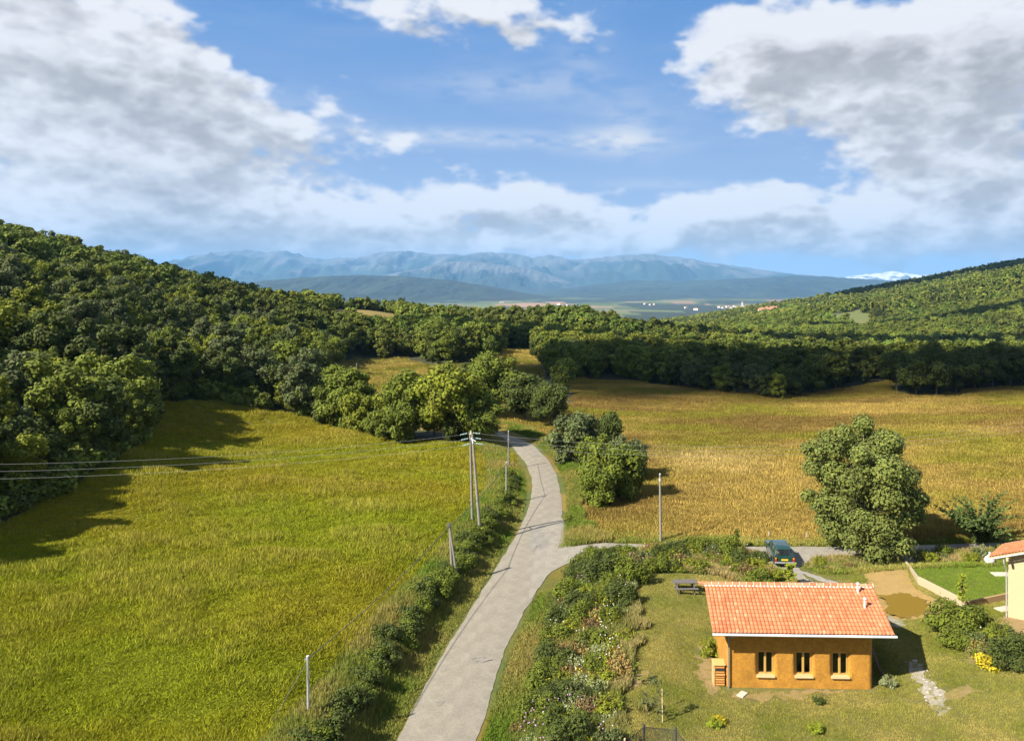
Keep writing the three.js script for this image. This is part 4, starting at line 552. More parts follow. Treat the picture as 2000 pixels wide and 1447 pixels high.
// ------------------------------------------------------------------ bare ground: driveway tracks, mud, gravel path, worn patches
const gravelMat = mat(0.42, 0.38, 0.32, 0.95, { map: scaled(tarGrain.tone, 2), bumpMap: scaled(tarGrain.high, 2), bumpScale: 0.008 }), mudMat = mat(0.44, 0.285, 0.09, 0.9, { map: soilGrain.tone, bumpMap: soilGrain.high, bumpScale: 0.008 }), earthMat = mat(0.36, 0.245, 0.1, 0.95, { map: scaled(soilGrain.tone, 2), bumpMap: scaled(soilGrain.high, 2), bumpScale: 0.008 });
sheet('driveway', [[15.38, -66.3], [17.48, -67.24], [19.81, -67.24], [18.5, -64.82], [17.9, -63.64], [18.6, -61.99], [19.45, -60.53], [20.54, -59.02], [19.64, -58.92], [18.53, -60.42], [17.72, -62.1], [17.63, -61.22], [18.29, -58.62], [17.39, -58.62], [16.81, -61.22], [16.39, -63.04]], 0.035, gravelMat, 0.7, 'pale gravel driveway with two wheel tracks behind the parked car', 'driveway');
sheet('mud_patch', MUD, 0.015, mudMat, 0.8, 'bare yellow-brown mud beside the clay house', 'mud');
PATHS.forEach((p, i) => sheet('gravel_path', p, 0.015, gravelMat, 0.5, i ? 'short strip of pale gravel by the roof shadow' : 'pale stony path crossing the lawn right of the clay house', 'path', land, 0.3));
PATCHES.forEach((p, i) => sheet('bare_earth', p, 0.015, earthMat, 0.6, ['bare earth in front of the cream house', 'strip of bare earth joining the stony path', 'bare earth along the end wall of the clay house', 'bare earth around the young tree on the lawn', 'worn earth along the front wall of the clay house', 'bare earth on the rough slope'][i], 'earth', land, 0.35));
{ const y = land(23.5, -54.24) + 0.1, water = new THREE.MeshPhysicalMaterial({ color: col(0.17, 0.11, 0.02), roughness: 0.03, ior: 1.33 }); sheet('puddle', [[21.87, -56.38], [23.12, -56.85], [24.24, -56.38], [24.69, -55.27], [24.49, -53.86], [23.54, -52.85], [22.13, -52.52], [21.32, -52.85], [21.32, -54.38]], 0, water, 1, 'shallow brown puddle lying in the mud', 'puddle', () => y, 0.35); }
// repaired places in the lane surface
const tarDark = mat(0.3, 0.275, 0.235, 0.92, { map: tarGrain.tone, bumpMap: tarGrain.high, bumpScale: 0.003 });
[[[-4.8, -75], [-4.12, -75.32], [-3.88, -72.68], [-4.05, -69.12], [-4.63, -68.05], [-5.05, -68.85]], [[-3.74, -71.94], [-3.18, -73.44], [-2.96, -74.05], [-3.18, -70.22], [-3.64, -68.31], [-4.11, -68.58]], [[-7, -48.82], [-6.17, -48.69], [-5.88, -48.42], [-6.42, -48.16], [-6.9, -48.35]], [[-7.24, -106.5], [-6.39, -106.5], [-6.47, -105.54], [-7.04, -105.54]], [[-8.51, -43.41], [-8.14, -43.3], [-8.28, -43.15]]].forEach((p, i) => sheet('road_patch', p, 0.075, tarDark, 0.4, ['dark worn patch on the lane at the junction, left of two', 'dark worn patch on the lane at the junction, right of two', 'small dark stain on the near stretch of lane', 'dark stain on the lane near the bend', 'smallest dark spot on the near stretch of lane'][i], 'road patch', roadY, 0.35));
for (const [x, z, s] of (() => { const r = rng(66), out = []; for (let i = 0; i < 26; i++) { const p = PATHS[0][Math.floor(r() * PATHS[0].length)], q = PATHS[0][Math.floor(r() * PATHS[0].length)], t = r(); out.push([lerp(p[0], q[0], t), lerp(p[1], q[1], t), 0.04 + r() * 0.07]); } return out; })()) { const g = new THREE.IcosahedronGeometry(s, 1); const a = g.attributes.position; for (let i = 0; i < a.count; i++) a.setXYZ(i, a.getX(i) * (1 + noise3(a.getX(i) * 9 + x, a.getY(i) * 9, z) * 0.3), a.getY(i) * 0.55, a.getZ(i)); g.computeVertexNormals(); g.translate(x, land(x, z) + 0.04, z); tag(part('path_stone', [g], M.stone), 'pale stone lying in the stony path right of the clay house', 'stone', 'stones of the stony path'); }

// ------------------------------------------------------------------ the clay house
const tileTones = [[0.66, 0.23, 0.095], [0.7, 0.27, 0.12], [0.58, 0.18, 0.07], [0.7, 0.33, 0.17]].map((c) => mat(...c, 0.85, { map: fineGrain.tone, side: THREE.DoubleSide }));
function tileGeo(w, len) {
  const n = 9, p = [], uv = [], idx = [], top = (u) => 0.058 * Math.pow(Math.sin(Math.PI * clamp((u - 0.16) / 0.84)), 0.75);
  const ring = (z, lift) => { const b = p.length / 3; for (let i = 0; i <= n; i++) { const u = i / n; p.push((u - 0.5) * w, top(u) + lift, z); uv.push(u, -z * 2); } return b; };
  const a = ring(0, 0.055), b = ring(-len, 0.008), c = ring(0, 0.012);
  for (let i = 0; i < n; i++) idx.push(a + i, a + i + 1, b + i, a + i + 1, b + i + 1, b + i, c + i, c + i + 1, a + i, c + i + 1, a + i + 1, a + i);
  const g = new THREE.BufferGeometry(); g.setAttribute('position', new THREE.Float32BufferAttribute(p, 3)); g.setAttribute('uv', new THREE.Float32BufferAttribute(uv, 2)); g.setIndex(idx); return toCreasedNormals(g, 0.9);
}
function roundRect(w, h, r, path = new THREE.Shape()) { const x = -w / 2, y = -h / 2; path.moveTo(x + r, y); path.lineTo(x + w - r, y); path.absarc(x + w - r, y + r, r, -Math.PI / 2, 0); path.lineTo(x + w, y + h - r); path.absarc(x + w - r, y + h - r, r, 0, Math.PI / 2); path.lineTo(x + r, y + h); path.absarc(x + r, y + h - r, r, Math.PI / 2, Math.PI); path.lineTo(x, y + r); path.absarc(x + r, y + r, r, Math.PI, Math.PI * 1.5); return path; }
function flared(w, h) {                                   // an opening whose reveals round outward to the wall face
  const prof = [[0.12, 0.34], [0.0, 0.2], [-0.035, 0.13], [-0.08, 0.075], [-0.14, 0.035], [-0.21, 0.01], [-0.27, 0], [-0.7, 0]], N = 40, p = [], idx = [], uv = [];
  for (const [z, o] of prof) { const W = w / 2 + o, H = h / 2 + o * 0.55, R = 0.05 + o * 0.9; for (let i = 0; i < N; i++) { const t = i / N * Math.PI * 2, c = Math.cos(t), s = Math.sin(t), k = 5, q = Math.pow(Math.pow(Math.abs(c), k * 2) + Math.pow(Math.abs(s), k * 2), -1 / (k * 2)); p.push(c * q * W, s * q * H, z); uv.push(i / N, z); } }
  for (let j = 0; j + 1 < prof.length; j++) for (let i = 0; i < N; i++) { const a = j * N + i, b = j * N + (i + 1) % N; idx.push(a, a + N, b, b, a + N, b + N); }
  const f = p.length / 3; p.push(0, 0, prof[0][0]); uv.push(0, 0); const e = f + 1; p.push(0, 0, -0.7); uv.push(0, 0); const last = (prof.length - 1) * N;
  for (let i = 0; i < N; i++) { idx.push(f, i, (i + 1) % N, e, last + (i + 1) % N, last + i); }
  const g = new THREE.BufferGeometry(); g.setAttribute('position', new THREE.Float32BufferAttribute(p, 3)); g.setAttribute('uv', new THREE.Float32BufferAttribute(uv, 2)); g.setIndex(idx); g.computeVertexNormals(); return g;
}
{
  const H = thing('clay_house', 'small ochre clay house with a terracotta tiled roof on the lawn', 'house', [12.33, 0.75, -46.25], -1.8 * Math.PI / 180);
  const clay = mat(0.62, 0.29, 0.03, 0.95, { map: scaled(fineGrain.tone, 0.35), bumpMap: scaled(fineGrain.high, 0.9), bumpScale: 0.012 });
  const timber = mat(0.33, 0.21, 0.08, 0.8), frameWood = mat(0.5, 0.3, 0.07, 0.6), sillMat = mat(0.5, 0.35, 0.17, 0.9), glass = new THREE.MeshPhysicalMaterial({ color: col(0.8, 0.85, 0.85), roughness: 0.05, transmission: 1, thickness: 0 });
  const ex = 4.15, ez = 2.75, wins = [-1.9, 0.25, 2.3], wy = 1.36;
  const ring = roundRect(8.3, 5.5, 0.32); ring.holes.push(roundRect(7.4, 4.6, 0.1, new THREE.Path()));
  let solid = new Brush(new THREE.ExtrudeGeometry(ring, { depth: 3.66 + 0.35, bevelEnabled: false, curveSegments: 10 }).rotateX(-Math.PI / 2).translate(0, -0.35, 0)); solid.updateMatrixWorld();
  const ev = new Evaluator(); ev.useGroups = false; ev.attributes = ['position', 'normal', 'uv'];
  for (const x of wins) { const b = new Brush(flared(0.9, 1.3)); b.position.set(x, wy, ez); b.updateMatrixWorld(); solid = ev.evaluate(solid, b, SUBTRACTION); }
  const wallGeo = toCreasedNormals(solid.geometry.index ? solid.geometry.toNonIndexed() : solid.geometry, 0.7);
  const wall = new THREE.Mesh(wallGeo, clay); wall.name = 'wall'; wall.castShadow = wall.receiveShadow = true; H.add(wall);
  for (const s of [-1, 1]) { const tri = new THREE.Shape(); tri.moveTo(-2.6, 0); tri.lineTo(2.6, 0); tri.lineTo(0, 0.98); part('gable', [place(new THREE.ExtrudeGeometry(tri, { depth: 0.4, bevelEnabled: false }), 0, 0, -0.2).rotateY(Math.PI / 2).translate(s * 3.92, 3.66, 0)], clay, H); }
  { const s = new THREE.Shape(); s.moveTo(-3.9, 0.3); for (let i = 0; i <= 60; i++) { const x = -3.9 + 7.8 * i / 60; s.lineTo(x, 0.06 + 0.06 * Math.sin(x * 3.1) + 0.03 * Math.sin(x * 1.3 + 1)); } s.lineTo(3.9, 0.3); part('plaster_band', [new THREE.ExtrudeGeometry(s, { depth: 0.02, bevelEnabled: false }).translate(0, 3.3, ez - 0.004)], mat(0.36, 0.24, 0.08, 0.95), H); }
  for (const x of wins) {
    const w = new THREE.Group(); w.name = 'window'; w.position.set(x, wy, ez - 0.24); H.add(w);
    part('frame', [box(0.045, 1.3, 0.09, -0.4275, 0, 0), box(0.045, 1.3, 0.09, 0.4275, 0, 0), box(0.81, 0.05, 0.09, 0, 0.625, 0), box(0.81, 0.05, 0.09, 0, -0.625, 0), box(0.09, 1.2, 0.1, 0, 0, 0.01)], frameWood, w);
    for (const s of [-1, 1]) part('pane', [box(0.355, 1.2, 0.012, s * 0.225, 0, -0.005)], glass, w);
    for (const s of [-1, 1]) part('sash', [box(0.022, 1.2, 0.05, s * 0.057, 0, 0.012), box(0.022, 1.2, 0.05, s * 0.393, 0, 0.012), box(0.312, 0.025, 0.05, s * 0.225, 0.587, 0.012), box(0.312, 0.025, 0.05, s * 0.225, -0.587, 0.012)], frameWood, w);
    part('sill', [rbox(1.06, 0.1, 0.42, 0.04, 0, -0.7, 0.14, 0.12)], sillMat, w);
  }
  part('floor', [box(7.4, 0.1, 4.6, 0, 0.05, 0)], mat(0.12, 0.09, 0.07), H);
  const th = Math.atan2(1.3, 3.65), sl = Math.hypot(1.3, 3.65), cols = 46, tw = 10.05 / cols, rows = 13, step = sl / rows, tg = tileGeo(tw * 1.06, step + 0.06), r = rng(31);
  const roof = new THREE.Group(); roof.name = 'roof'; H.add(roof);
  const deck = (s) => { const g = new THREE.BoxGeometry(9.9, 0.09, sl - 0.04); g.rotateX(s * th); return g.translate(0, 3.45 + 0.65 - 0.08, s * 1.825); };
  part('deck', [deck(1), deck(-1)], timber, roof);
  const rafters = []; for (let i = 0; i < 12; i++) for (const s of [-1, 1]) rafters.push(place(new THREE.BoxGeometry(0.08, 0.12, sl - 0.1), 0, 0, 0, s * th).translate(-4.85 + i * 9.7 / 11, 3.95 - 0.01, s * 1.82)); part('rafters', rafters, timber, roof);
  const seat = (j, i, s) => { const q = j * step, m = new THREE.Matrix4().makeRotationX(th); m.setPosition(-5.025 + (i + 0.5) * tw + (r() - 0.5) * 0.008, 3.455 + Math.sin(th) * q + (r() - 0.5) * 0.005, 3.65 - Math.cos(th) * q + (r() - 0.5) * 0.012); return s > 0 ? m : new THREE.Matrix4().makeRotationY(Math.PI).multiply(m); };
  const later = [], back = [];
  for (let j = 0; j < rows; j++) for (let i = 0; i < cols; i++) {
    if (j < 6) { const t = new THREE.Mesh(tg, tileTones[Math.floor(r() * r() * 4)]); t.name = 'tile'; t.castShadow = t.receiveShadow = true; t.applyMatrix4(seat(j, i, 1)); roof.add(t); } else later.push(seat(j, i, 1));
    back.push(seat(j, i, -1));
  }
  const bulk = (list, k) => { const groups = tileTones.map(() => []); list.forEach((m) => groups[Math.floor(r() * r() * 4)].push(tg.clone().applyMatrix4(m))); groups.forEach((g, q) => { if (g.length) { const o = part(k, [mergeGeometries(g)], tileTones[q], roof); o.userData.kind = 'stuff'; } }); };
  bulk(later, 'upper_tiles'); bulk(back, 'rear_tiles');
  const capG = new THREE.CylinderGeometry(0.12, 0.135, 0.43, 14, 1, true); capG.rotateZ(Math.PI / 2);
  const mortar = mat(0.72, 0.66, 0.6, 0.95), beads = [];
  for (let i = 0; i < 24; i++) { const x = -5.02 + (i + 0.5) * 10.05 / 24; const t = new THREE.Mesh(capG, tileTones[Math.floor(r() * 4)]); t.name = 'ridge_tile'; t.castShadow = t.receiveShadow = true; t.position.set(x, 4.79, 0); roof.add(t); beads.push(place(new THREE.TorusGeometry(0.136, 0.018, 5, 14), 0, 0, 0, 0, Math.PI / 2).translate(x + 0.21, 4.79, 0)); }
  for (const s of [-1, 1]) for (let i = 0; i < cols; i++) beads.push(place(new THREE.SphereGeometry(0.5, 6, 4).scale(0.2, 0.1, 0.13), -5.02 + (i + 0.3) * tw, 4.755, s * 0.155));
  part('ridge_mortar', beads, mortar, roof);
  for (const s of [-1, 1]) part('verge_board', [1, -1].map((k) => { const g = new THREE.BoxGeometry(0.03, 0.2, sl); g.rotateX(k * th); return g.translate(s * 4.98, 3.45 + 0.63, k * 1.825); }), timber, roof);
  const gut = new THREE.CylinderGeometry(0.075, 0.075, 10.15, 10, 1, true, Math.PI / 2, Math.PI); gut.rotateZ(Math.PI / 2); gut.rotateX(Math.PI); const gutter = part('gutter', [place(gut, 0.02, 3.42, 3.73), rod([-5.05, 3.42, 3.805], [5.1, 3.42, 3.805], 0.012)], new THREE.MeshStandardMaterial({ color: col(0.66, 0.66, 0.65), roughness: 0.45, metalness: 0.35, side: THREE.DoubleSide }), H);
  part('downpipe', [rod([-3.9, 3.36, 3.72], [-3.9, 3.2, 3.55], 0.045), rod([-3.9, 3.2, 3.55], [-4.02, 2.95, 2.86], 0.045), rod([-4.02, 2.95, 2.86], [-4.02, 0, 2.86], 0.045)], mat(0.3, 0.3, 0.3, 0.5, { metalness: 0.4 }), H);
  for (const [x, z] of [[3.98, 0.55], [4.0, 1.72]]) { const y = 4.75 - z * Math.tan(th), v = new THREE.Group(); v.name = 'roof_vent'; v.position.set(x, y, z); H.add(v); part('pipe', [cyl(0.07, 0.07, 0.62, 12, 0, 0.25, 0)], M.white, v); part('cap', [cyl(0.1, 0.12, 0.05, 12, 0, 0.56, 0), cyl(0.12, 0.05, 0.06, 12, 0, 0.615, 0)], M.white, v); }
}
// firewood box at the corner of the house
{
  const t = thing('log_stack', 'stack of short orange logs under a clay shelf at the house corner', 'firewood', [7.75, 0.75, -44.05], -1.8 * Math.PI / 180), r = rng(14);
  part('shelf', [rbox(0.72, 0.1, 0.75, 0.04, 0, 1.22, 0)], mat(0.6, 0.36, 0.12, 0.95), t); part('side', [box(0.07, 1.17, 0.7, -0.31, 0.585, 0)], mat(0.6, 0.38, 0.14, 0.95), t);
  const log = [mat(0.5, 0.22, 0.045, 0.8), mat(0.42, 0.17, 0.035, 0.8)]; for (let i = 0; i < 8; i++) part('log', [place(new THREE.CylinderGeometry(0.066, 0.07, 0.52, 9), 0.03 + (r() - 0.5) * 0.03, 0.09 + i * 0.138, 0.29 + (r() - 0.5) * 0.04, 0, 0, Math.PI / 2)], i === 6 ? M.dark : log[i % 2], t);
}
// planks leaning in the shade of the far end wall
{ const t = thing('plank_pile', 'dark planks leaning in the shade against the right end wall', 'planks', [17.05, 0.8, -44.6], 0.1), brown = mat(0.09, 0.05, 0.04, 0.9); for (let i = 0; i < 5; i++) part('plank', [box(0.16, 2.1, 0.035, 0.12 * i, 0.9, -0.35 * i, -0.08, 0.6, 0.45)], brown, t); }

// ------------------------------------------------------------------ the cream neighbour house, cut by the frame
{
  const x0 = 28.55, z0 = -51.6, t = thing('cream_house', 'cream rendered house with a tiled roof edge beside the lawn', 'house', [x0, 1.1, z0], -0.75), cream = mat(0.52, 0.41, 0.24, 0.95, { bumpMap: fineGrain.high, bumpScale: 0.01 }), r = rng(53);
  const gab = new THREE.Shape(); gab.moveTo(0, -0.4); gab.lineTo(7, -0.4); gab.lineTo(7, 4.45); gab.lineTo(3.5, 5.85); gab.lineTo(0, 4.35);
  part('wall', [new THREE.ExtrudeGeometry(gab, { depth: 3, bevelEnabled: true, bevelSize: 0.03, bevelThickness: 0.03 }).translate(0, 0, -3.03)], cream, t);
  const tilt = 0.4, base = new THREE.Matrix4().makeRotationZ(tilt).setPosition(-1.05, 4.1, 0);
  part('roof_deck', [new THREE.BoxGeometry(5.2, 0.09, 3.9).translate(2.6, -0.02, -1.35).applyMatrix4(base), new THREE.BoxGeometry(5.2, 0.09, 3.9).translate(-2.6, -0.02, -1.35).rotateZ(-tilt).translate(7.95, 4.1 + 0.1, 0)], mat(0.4, 0.27, 0.13, 0.85), t);
  const tg = tileGeo(0.23, 0.36);
  for (let j = 0; j < 11; j++) for (let i = 0; i < 22; i++) { const o = new THREE.Mesh(tg, tileTones[Math.floor(r() * r() * 4)]); o.name = 'tile'; o.castShadow = o.receiveShadow = true; o.applyMatrix4(base.clone().multiply(new THREE.Matrix4().makeTranslation(0.1 + i * 0.217, 0.03, 0.62 - j * 0.31))); t.add(o); }
  const gp = (x) => { const v = new THREE.Vector3(x, -0.1, 0.66).applyMatrix4(base); return [v.x, v.y, v.z]; };
  part('gutter', [rod(gp(-0.1), gp(5.1), 0.06)], M.zinc, t);
  part('downpipe', [rod([-0.15, 4.3, 0.55], [-0.12, 3.9, 0.5], 0.05), rod([-0.12, 3.9, 0.5], [-0.08, 3.3, 0.1], 0.045), rod([-0.08, 3.3, 0.1], [-0.08, 0, 0.1], 0.045)], M.zinc, t);
  for (const x of [0.15, 1.9, 3.7]) part('rafter', [box(0.14, 0.2, 1, x, 4.25 + x * 0.42, 0.35)], M.paleWood, t);
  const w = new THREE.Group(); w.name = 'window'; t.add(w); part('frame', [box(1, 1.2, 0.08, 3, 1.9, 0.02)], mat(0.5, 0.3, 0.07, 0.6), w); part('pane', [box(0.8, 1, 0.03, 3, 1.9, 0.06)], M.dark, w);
}
// sleeper walls round the neighbouring lawn
function sleeperWall(a, b, h, courses, m, label) { const A = new THREE.Vector3(...ground3(...a)), B = new THREE.Vector3(...ground3(...b)), L = Math.hypot(B.x - A.x, B.z - A.z), t = thing('sleeper_wall', label, 'wall', [A.x, A.y, A.z], Math.atan2(-(B.z - A.z), B.x - A.x), 'timber edging walls of the neighbouring lawn'), n = Math.max(1, Math.round(L / 2.4)), rise = Math.atan2(B.y - A.y, L), ch = h / courses; for (let c = 0; c < courses; c++) for (let i = 0; i < n; i++) part('sleeper', [place(new RoundedBoxGeometry(L / n - 0.012, ch - 0.006, 0.16, 1, 0.012), (i + 0.5) * L / n, 0.02 + (c + 0.5) * ch + Math.tan(rise) * (i + 0.5) * L / n, (c % 2) * 0.006, 0, 0, rise)], m, t); }
sleeperWall([26.96, -64.09], [25.72, -58.91], 0.45, 2, M.sleeper, 'pale timber edging wall running back toward the side road');
sleeperWall([25.64, -58.71], [26.71, -53.57], 0.6, 2, M.sleeper, 'long pale timber edging wall between mud and neighbouring lawn');
sleeperWall([26.87, -53.74], [30.48, -55.08], 0.45, 1, M.brownSleeper, 'brown timber edging wall meeting the cream house');
[[32.81, -60.32, 1.3, 0.8], [29.1, -53.1, 1.1, 0.7], [7.85, -61.96, 0.5, 0.3], [8.84, -42.78, 0.6, 0.4]].forEach(([x, z, w, d], i) => tag(part('stone_slab', [rbox(w, 0.08, d, 0.02, x, land(x, z) + 0.05, z, 0, i * 0.3)], M.slab), ['pale stone slab on the neighbouring lawn by the cream wall', 'pale stone slab on the earth beside the cream wall', 'pale stone slab at the back edge of the lawn', 'flat pale stone below the front wall of the clay house'][i], 'slab', 'loose pale slabs'));
{ const [x, z] = [33.65, -63.57], t = thing('garden_sack', 'bulging white sack standing at the back of the neighbouring lawn', 'sack', ground3(x, z)), g = new THREE.SphereGeometry(0.42, 16, 12), a = g.attributes.position; for (let i = 0; i < a.count; i++) { const y = a.getY(i), k = y > 0.25 ? 0.6 : 1 + noise3(a.getX(i) * 5, y * 5, a.getZ(i) * 5) * 0.12; a.setXYZ(i, a.getX(i) * k, y * 1.15 + 0.42, a.getZ(i) * k); } g.computeVertexNormals(); part('bag', [g], M.white, t); part('tie', [cyl(0.07, 0.12, 0.14, 8, 0, 0.94, 0)], M.white, t); }

// ------------------------------------------------------------------ the green estate car
{
  const t = thing('estate_car', 'dark green estate car parked on the driveway by the side road', 'car', ground3(16.8, -64.13, -0.03), -0.06);
  const paint = new THREE.MeshPhysicalMaterial({ color: col(0.003, 0.03, 0.02), roughness: 0.35, clearcoat: 0.8, clearcoatRoughness: 0.08 }), rubber = mat(0.012, 0.012, 0.012, 0.9), glass = new THREE.MeshPhysicalMaterial({ color: col(0.55, 0.62, 0.6), roughness: 0.04, transmission: 1, thickness: 0 }), chrome = mat(0.6, 0.6, 0.6, 0.25, { metalness: 0.9 }), trim = mat(0.03, 0.03, 0.03, 0.5);
  // local axes: the tail at z = 0, the bonnet toward -z
  const prof = (pts, wide, bevel) => { const s = new THREE.Shape(); pts.forEach(([z, y], i) => (i ? s.lineTo(z, y) : s.moveTo(z, y))); return new THREE.ExtrudeGeometry(s, { depth: wide - 2 * bevel, bevelEnabled: true, bevelSize: bevel, bevelThickness: bevel, bevelSegments: 3, curveSegments: 4 }).translate(0, 0, -(wide - 2 * bevel) / 2).rotateY(Math.PI / 2); };
  const side = new THREE.Shape(); side.moveTo(0.06, 0.35); side.lineTo(0.4, 0.28); side.lineTo(0.62, 0.28); side.absarc(1.0, 0.3, 0.36, Math.PI, 0, true); side.lineTo(3.28, 0.26); side.absarc(3.65, 0.3, 0.36, Math.PI, 0, true); side.lineTo(4.6, 0.3); side.lineTo(4.66, 0.72); side.lineTo(3.4, 0.88); side.lineTo(3.2, 0.9); side.lineTo(0.12, 0.9); side.lineTo(0.05, 0.6);
  const body = new THREE.ExtrudeGeometry(side, { depth: 1.58, bevelEnabled: true, bevelSize: 0.05, bevelThickness: 0.06, bevelSegments: 3, curveSegments: 10 }).translate(0, 0, -0.79).rotateY(Math.PI / 2);
  part('body', [toCreasedNormals(body, 0.6)], paint, t);
  // glasshouse: a frame of pillars and roof, narrower toward the top
  const P = (z, y, s) => [s * lerp(0.79, 0.62, clamp((y - 0.9) / 0.52)), y, -z];
  const pill = []; for (const s of [-1, 1]) { for (const [z0, z1, w] of [[0.14, 0.36, 0.045], [1.05, 1.1, 0.035], [2.0, 1.98, 0.035], [3.25, 2.6, 0.035]]) pill.push(rod(P(z0, 0.88, s), P(z1, 1.4, s), w, w, 6)); pill.push(rod(P(0.36, 1.4, s), P(2.6, 1.4, s), 0.04, 0.04, 6)); }
  part('pillars', pill, paint, t);
  part('roof', [toCreasedNormals(rbox(1.3, 0.1, 2.4, 0.045, 0, 1.43, -1.49), 0.7)], paint, t);
  part('roof_rack', [rod([-0.55, 1.5, -0.45], [-0.55, 1.5, -2.5], 0.015), rod([0.55, 1.5, -0.45], [0.55, 1.5, -2.5], 0.015)], chrome, t);
  const quad = (a, b, c, d) => { const g = new THREE.BufferGeometry(); g.setAttribute('position', new THREE.Float32BufferAttribute([...a, ...b, ...c, ...a, ...c, ...d], 3)); g.setAttribute('uv', new THREE.Float32BufferAttribute(new Float32Array(12), 2)); g.computeVertexNormals(); return g; };
  part('rear_window', [quad(P(0.15, 0.92, -0.95), P(0.15, 0.92, 0.95), P(0.35, 1.38, 0.95), P(0.35, 1.38, -0.95))], glass, t);
  part('windscreen', [quad(P(3.22, 0.92, -0.95), P(3.22, 0.92, 0.95), P(2.62, 1.38, 0.95), P(2.62, 1.38, -0.95))], glass, t);
  for (const s of [-1, 1]) for (const [a, b, c, d] of [[0.2, 1.05, 0.38, 1.1], [1.1, 1.98, 1.14, 1.96], [2.04, 3.2, 2.0, 2.58]]) part('side_window', [quad(P(a, 0.92, s), P(b, 0.92, s), P(d, 1.38, s), P(c, 1.38, s))], glass, t);
  for (const [x, z] of [[-0.36, -2.1], [0.36, -2.1], [-0.32, -1.15], [0.32, -1.15]]) { const sgrp = part('seat', [rbox(0.5, 0.16, 0.5, 0.05, x, 0.72, z), rbox(0.48, 0.6, 0.14, 0.05, x, 1.0, z + 0.26, -0.2), rbox(0.22, 0.16, 0.1, 0.04, x, 1.33, z + 0.34)], mat(0.4, 0.36, 0.3, 0.9), t); }
  part('rear_bumper', [rbox(1.66, 0.13, 0.16, 0.04, 0, 0.45, 0.09)], mat(0.34, 0.34, 0.35, 0.4, { metalness: 0.4 }), t); part('front_bumper', [rbox(1.66, 0.13, 0.16, 0.04, 0, 0.45, -4.72)], mat(0.34, 0.34, 0.35, 0.4, { metalness: 0.4 }), t);
  const plate = part('number_plate', [rbox(0.56, 0.13, 0.015, 0.006, 0, 0.68, 0.055)], mat(0.85, 0.5, 0.02, 0.5), t);
  for (const s of [-1, 1]) { const l = part('tail_light', [rbox(0.15, 0.38, 0.05, 0.02, s * 0.735, 0.68, 0.05)], mat(0.4, 0.03, 0.01, 0.3), t); part('indicator', [rbox(0.13, 0.12, 0.03, 0.01, s * 0.735, 0.8, 0.07)], mat(0.75, 0.25, 0.01, 0.3), l); }
  part('window_trim', [rod(P(0.12, 0.92, -0.98), P(0.12, 0.92, 0.98), 0.018), rod(P(0.35, 1.4, -0.95), P(0.35, 1.4, 0.95), 0.018)], chrome, t);
  for (const s of [-1, 1]) for (const z of [1.0, 3.65]) { const w = new THREE.Group(); w.name = 'wheel'; w.position.set(s * 0.72, 0.31, -z); t.add(w); part('tyre', [place(new THREE.TorusGeometry(0.24, 0.085, 8, 20), 0, 0, 0, 0, Math.PI / 2)], rubber, w); part('rim', [place(new THREE.CylinderGeometry(0.18, 0.18, 0.12, 16), 0, 0, 0, 0, 0, Math.PI / 2)], M.steel, w); }
  part('underbody', [box(1.45, 0.12, 4.2, 0, 0.3, -2.35)], rubber, t); part('door_mirror', [rbox(0.14, 0.1, 0.1, 0.03, -0.88, 0.98, -2.95), rbox(0.14, 0.1, 0.1, 0.03, 0.88, 0.98, -2.95)], trim, t);
}
// ------------------------------------------------------------------ picnic table
{
  const t = thing('picnic_table', 'weathered grey picnic table with fixed benches on the lawn', 'table', ground3(7.53, -57.04), 0.04);
  for (let i = 0; i < 5; i++) part('top_plank', [rbox(1.75, 0.045, 0.14, 0.01, 0, 0.75, -0.3 + i * 0.15)], M.greyWood, t);
  for (const s of [-1, 1]) for (const k of [0, 1]) part('bench_plank', [rbox(1.75, 0.045, 0.13, 0.01, 0, 0.45, s * (0.62 + k * 0.14))], M.greyWood, t);
  for (const s of [-1, 1]) { for (const k of [-1, 1]) part('leg', [rod([s * 0.62, 0, k * 0.72], [s * 0.62, 0.73, k * 0.26], 0.045, 0.045, 4)], M.greyWood, t); part('bench_beam', [box(0.045, 0.1, 1.6, s * 0.66, 0.38, 0)], M.greyWood, t); part('brace', [rod([s * 0.6, 0.4, 0], [s * 0.2, 0.72, 0], 0.03, 0.03, 4)], M.greyWood, t); }
}
// ------------------------------------------------------------------ poles and wires
function cable(name, a, b, sag, r, m, label) { const A = new THREE.Vector3(...a), B = new THREE.Vector3(...b), pts = []; for (let i = 0; i <= 40; i++) { const t = i / 40, p = A.clone().lerp(B, t); p.y -= sag * 4 * t * (1 - t); pts.push(p); } const o = part(name, [new THREE.TubeGeometry(new THREE.CatmullRomCurve3(pts), 80, r, 5)], m); return tag(o, label, 'wire', name === 'power_line' ? 'power lines crossing field and lane' : 'telephone cable along the lane'); }
function woodPole(name, x, y0, z, top, r, lean, label, extra) { const t = thing(name, label, 'pole', [x, y0, z]); part('post', [rod([0, -0.8, 0], [lean, top - y0, 0], r, r * 0.72, 10)], M.pole, t); part('cap', [cyl(r * 0.74, r * 0.2, 0.08, 10, lean, top - y0 + 0.04, 0)], mat(0.5, 0.48, 0.44, 0.9), t); extra?.(t, lean, top - y0); return t; }
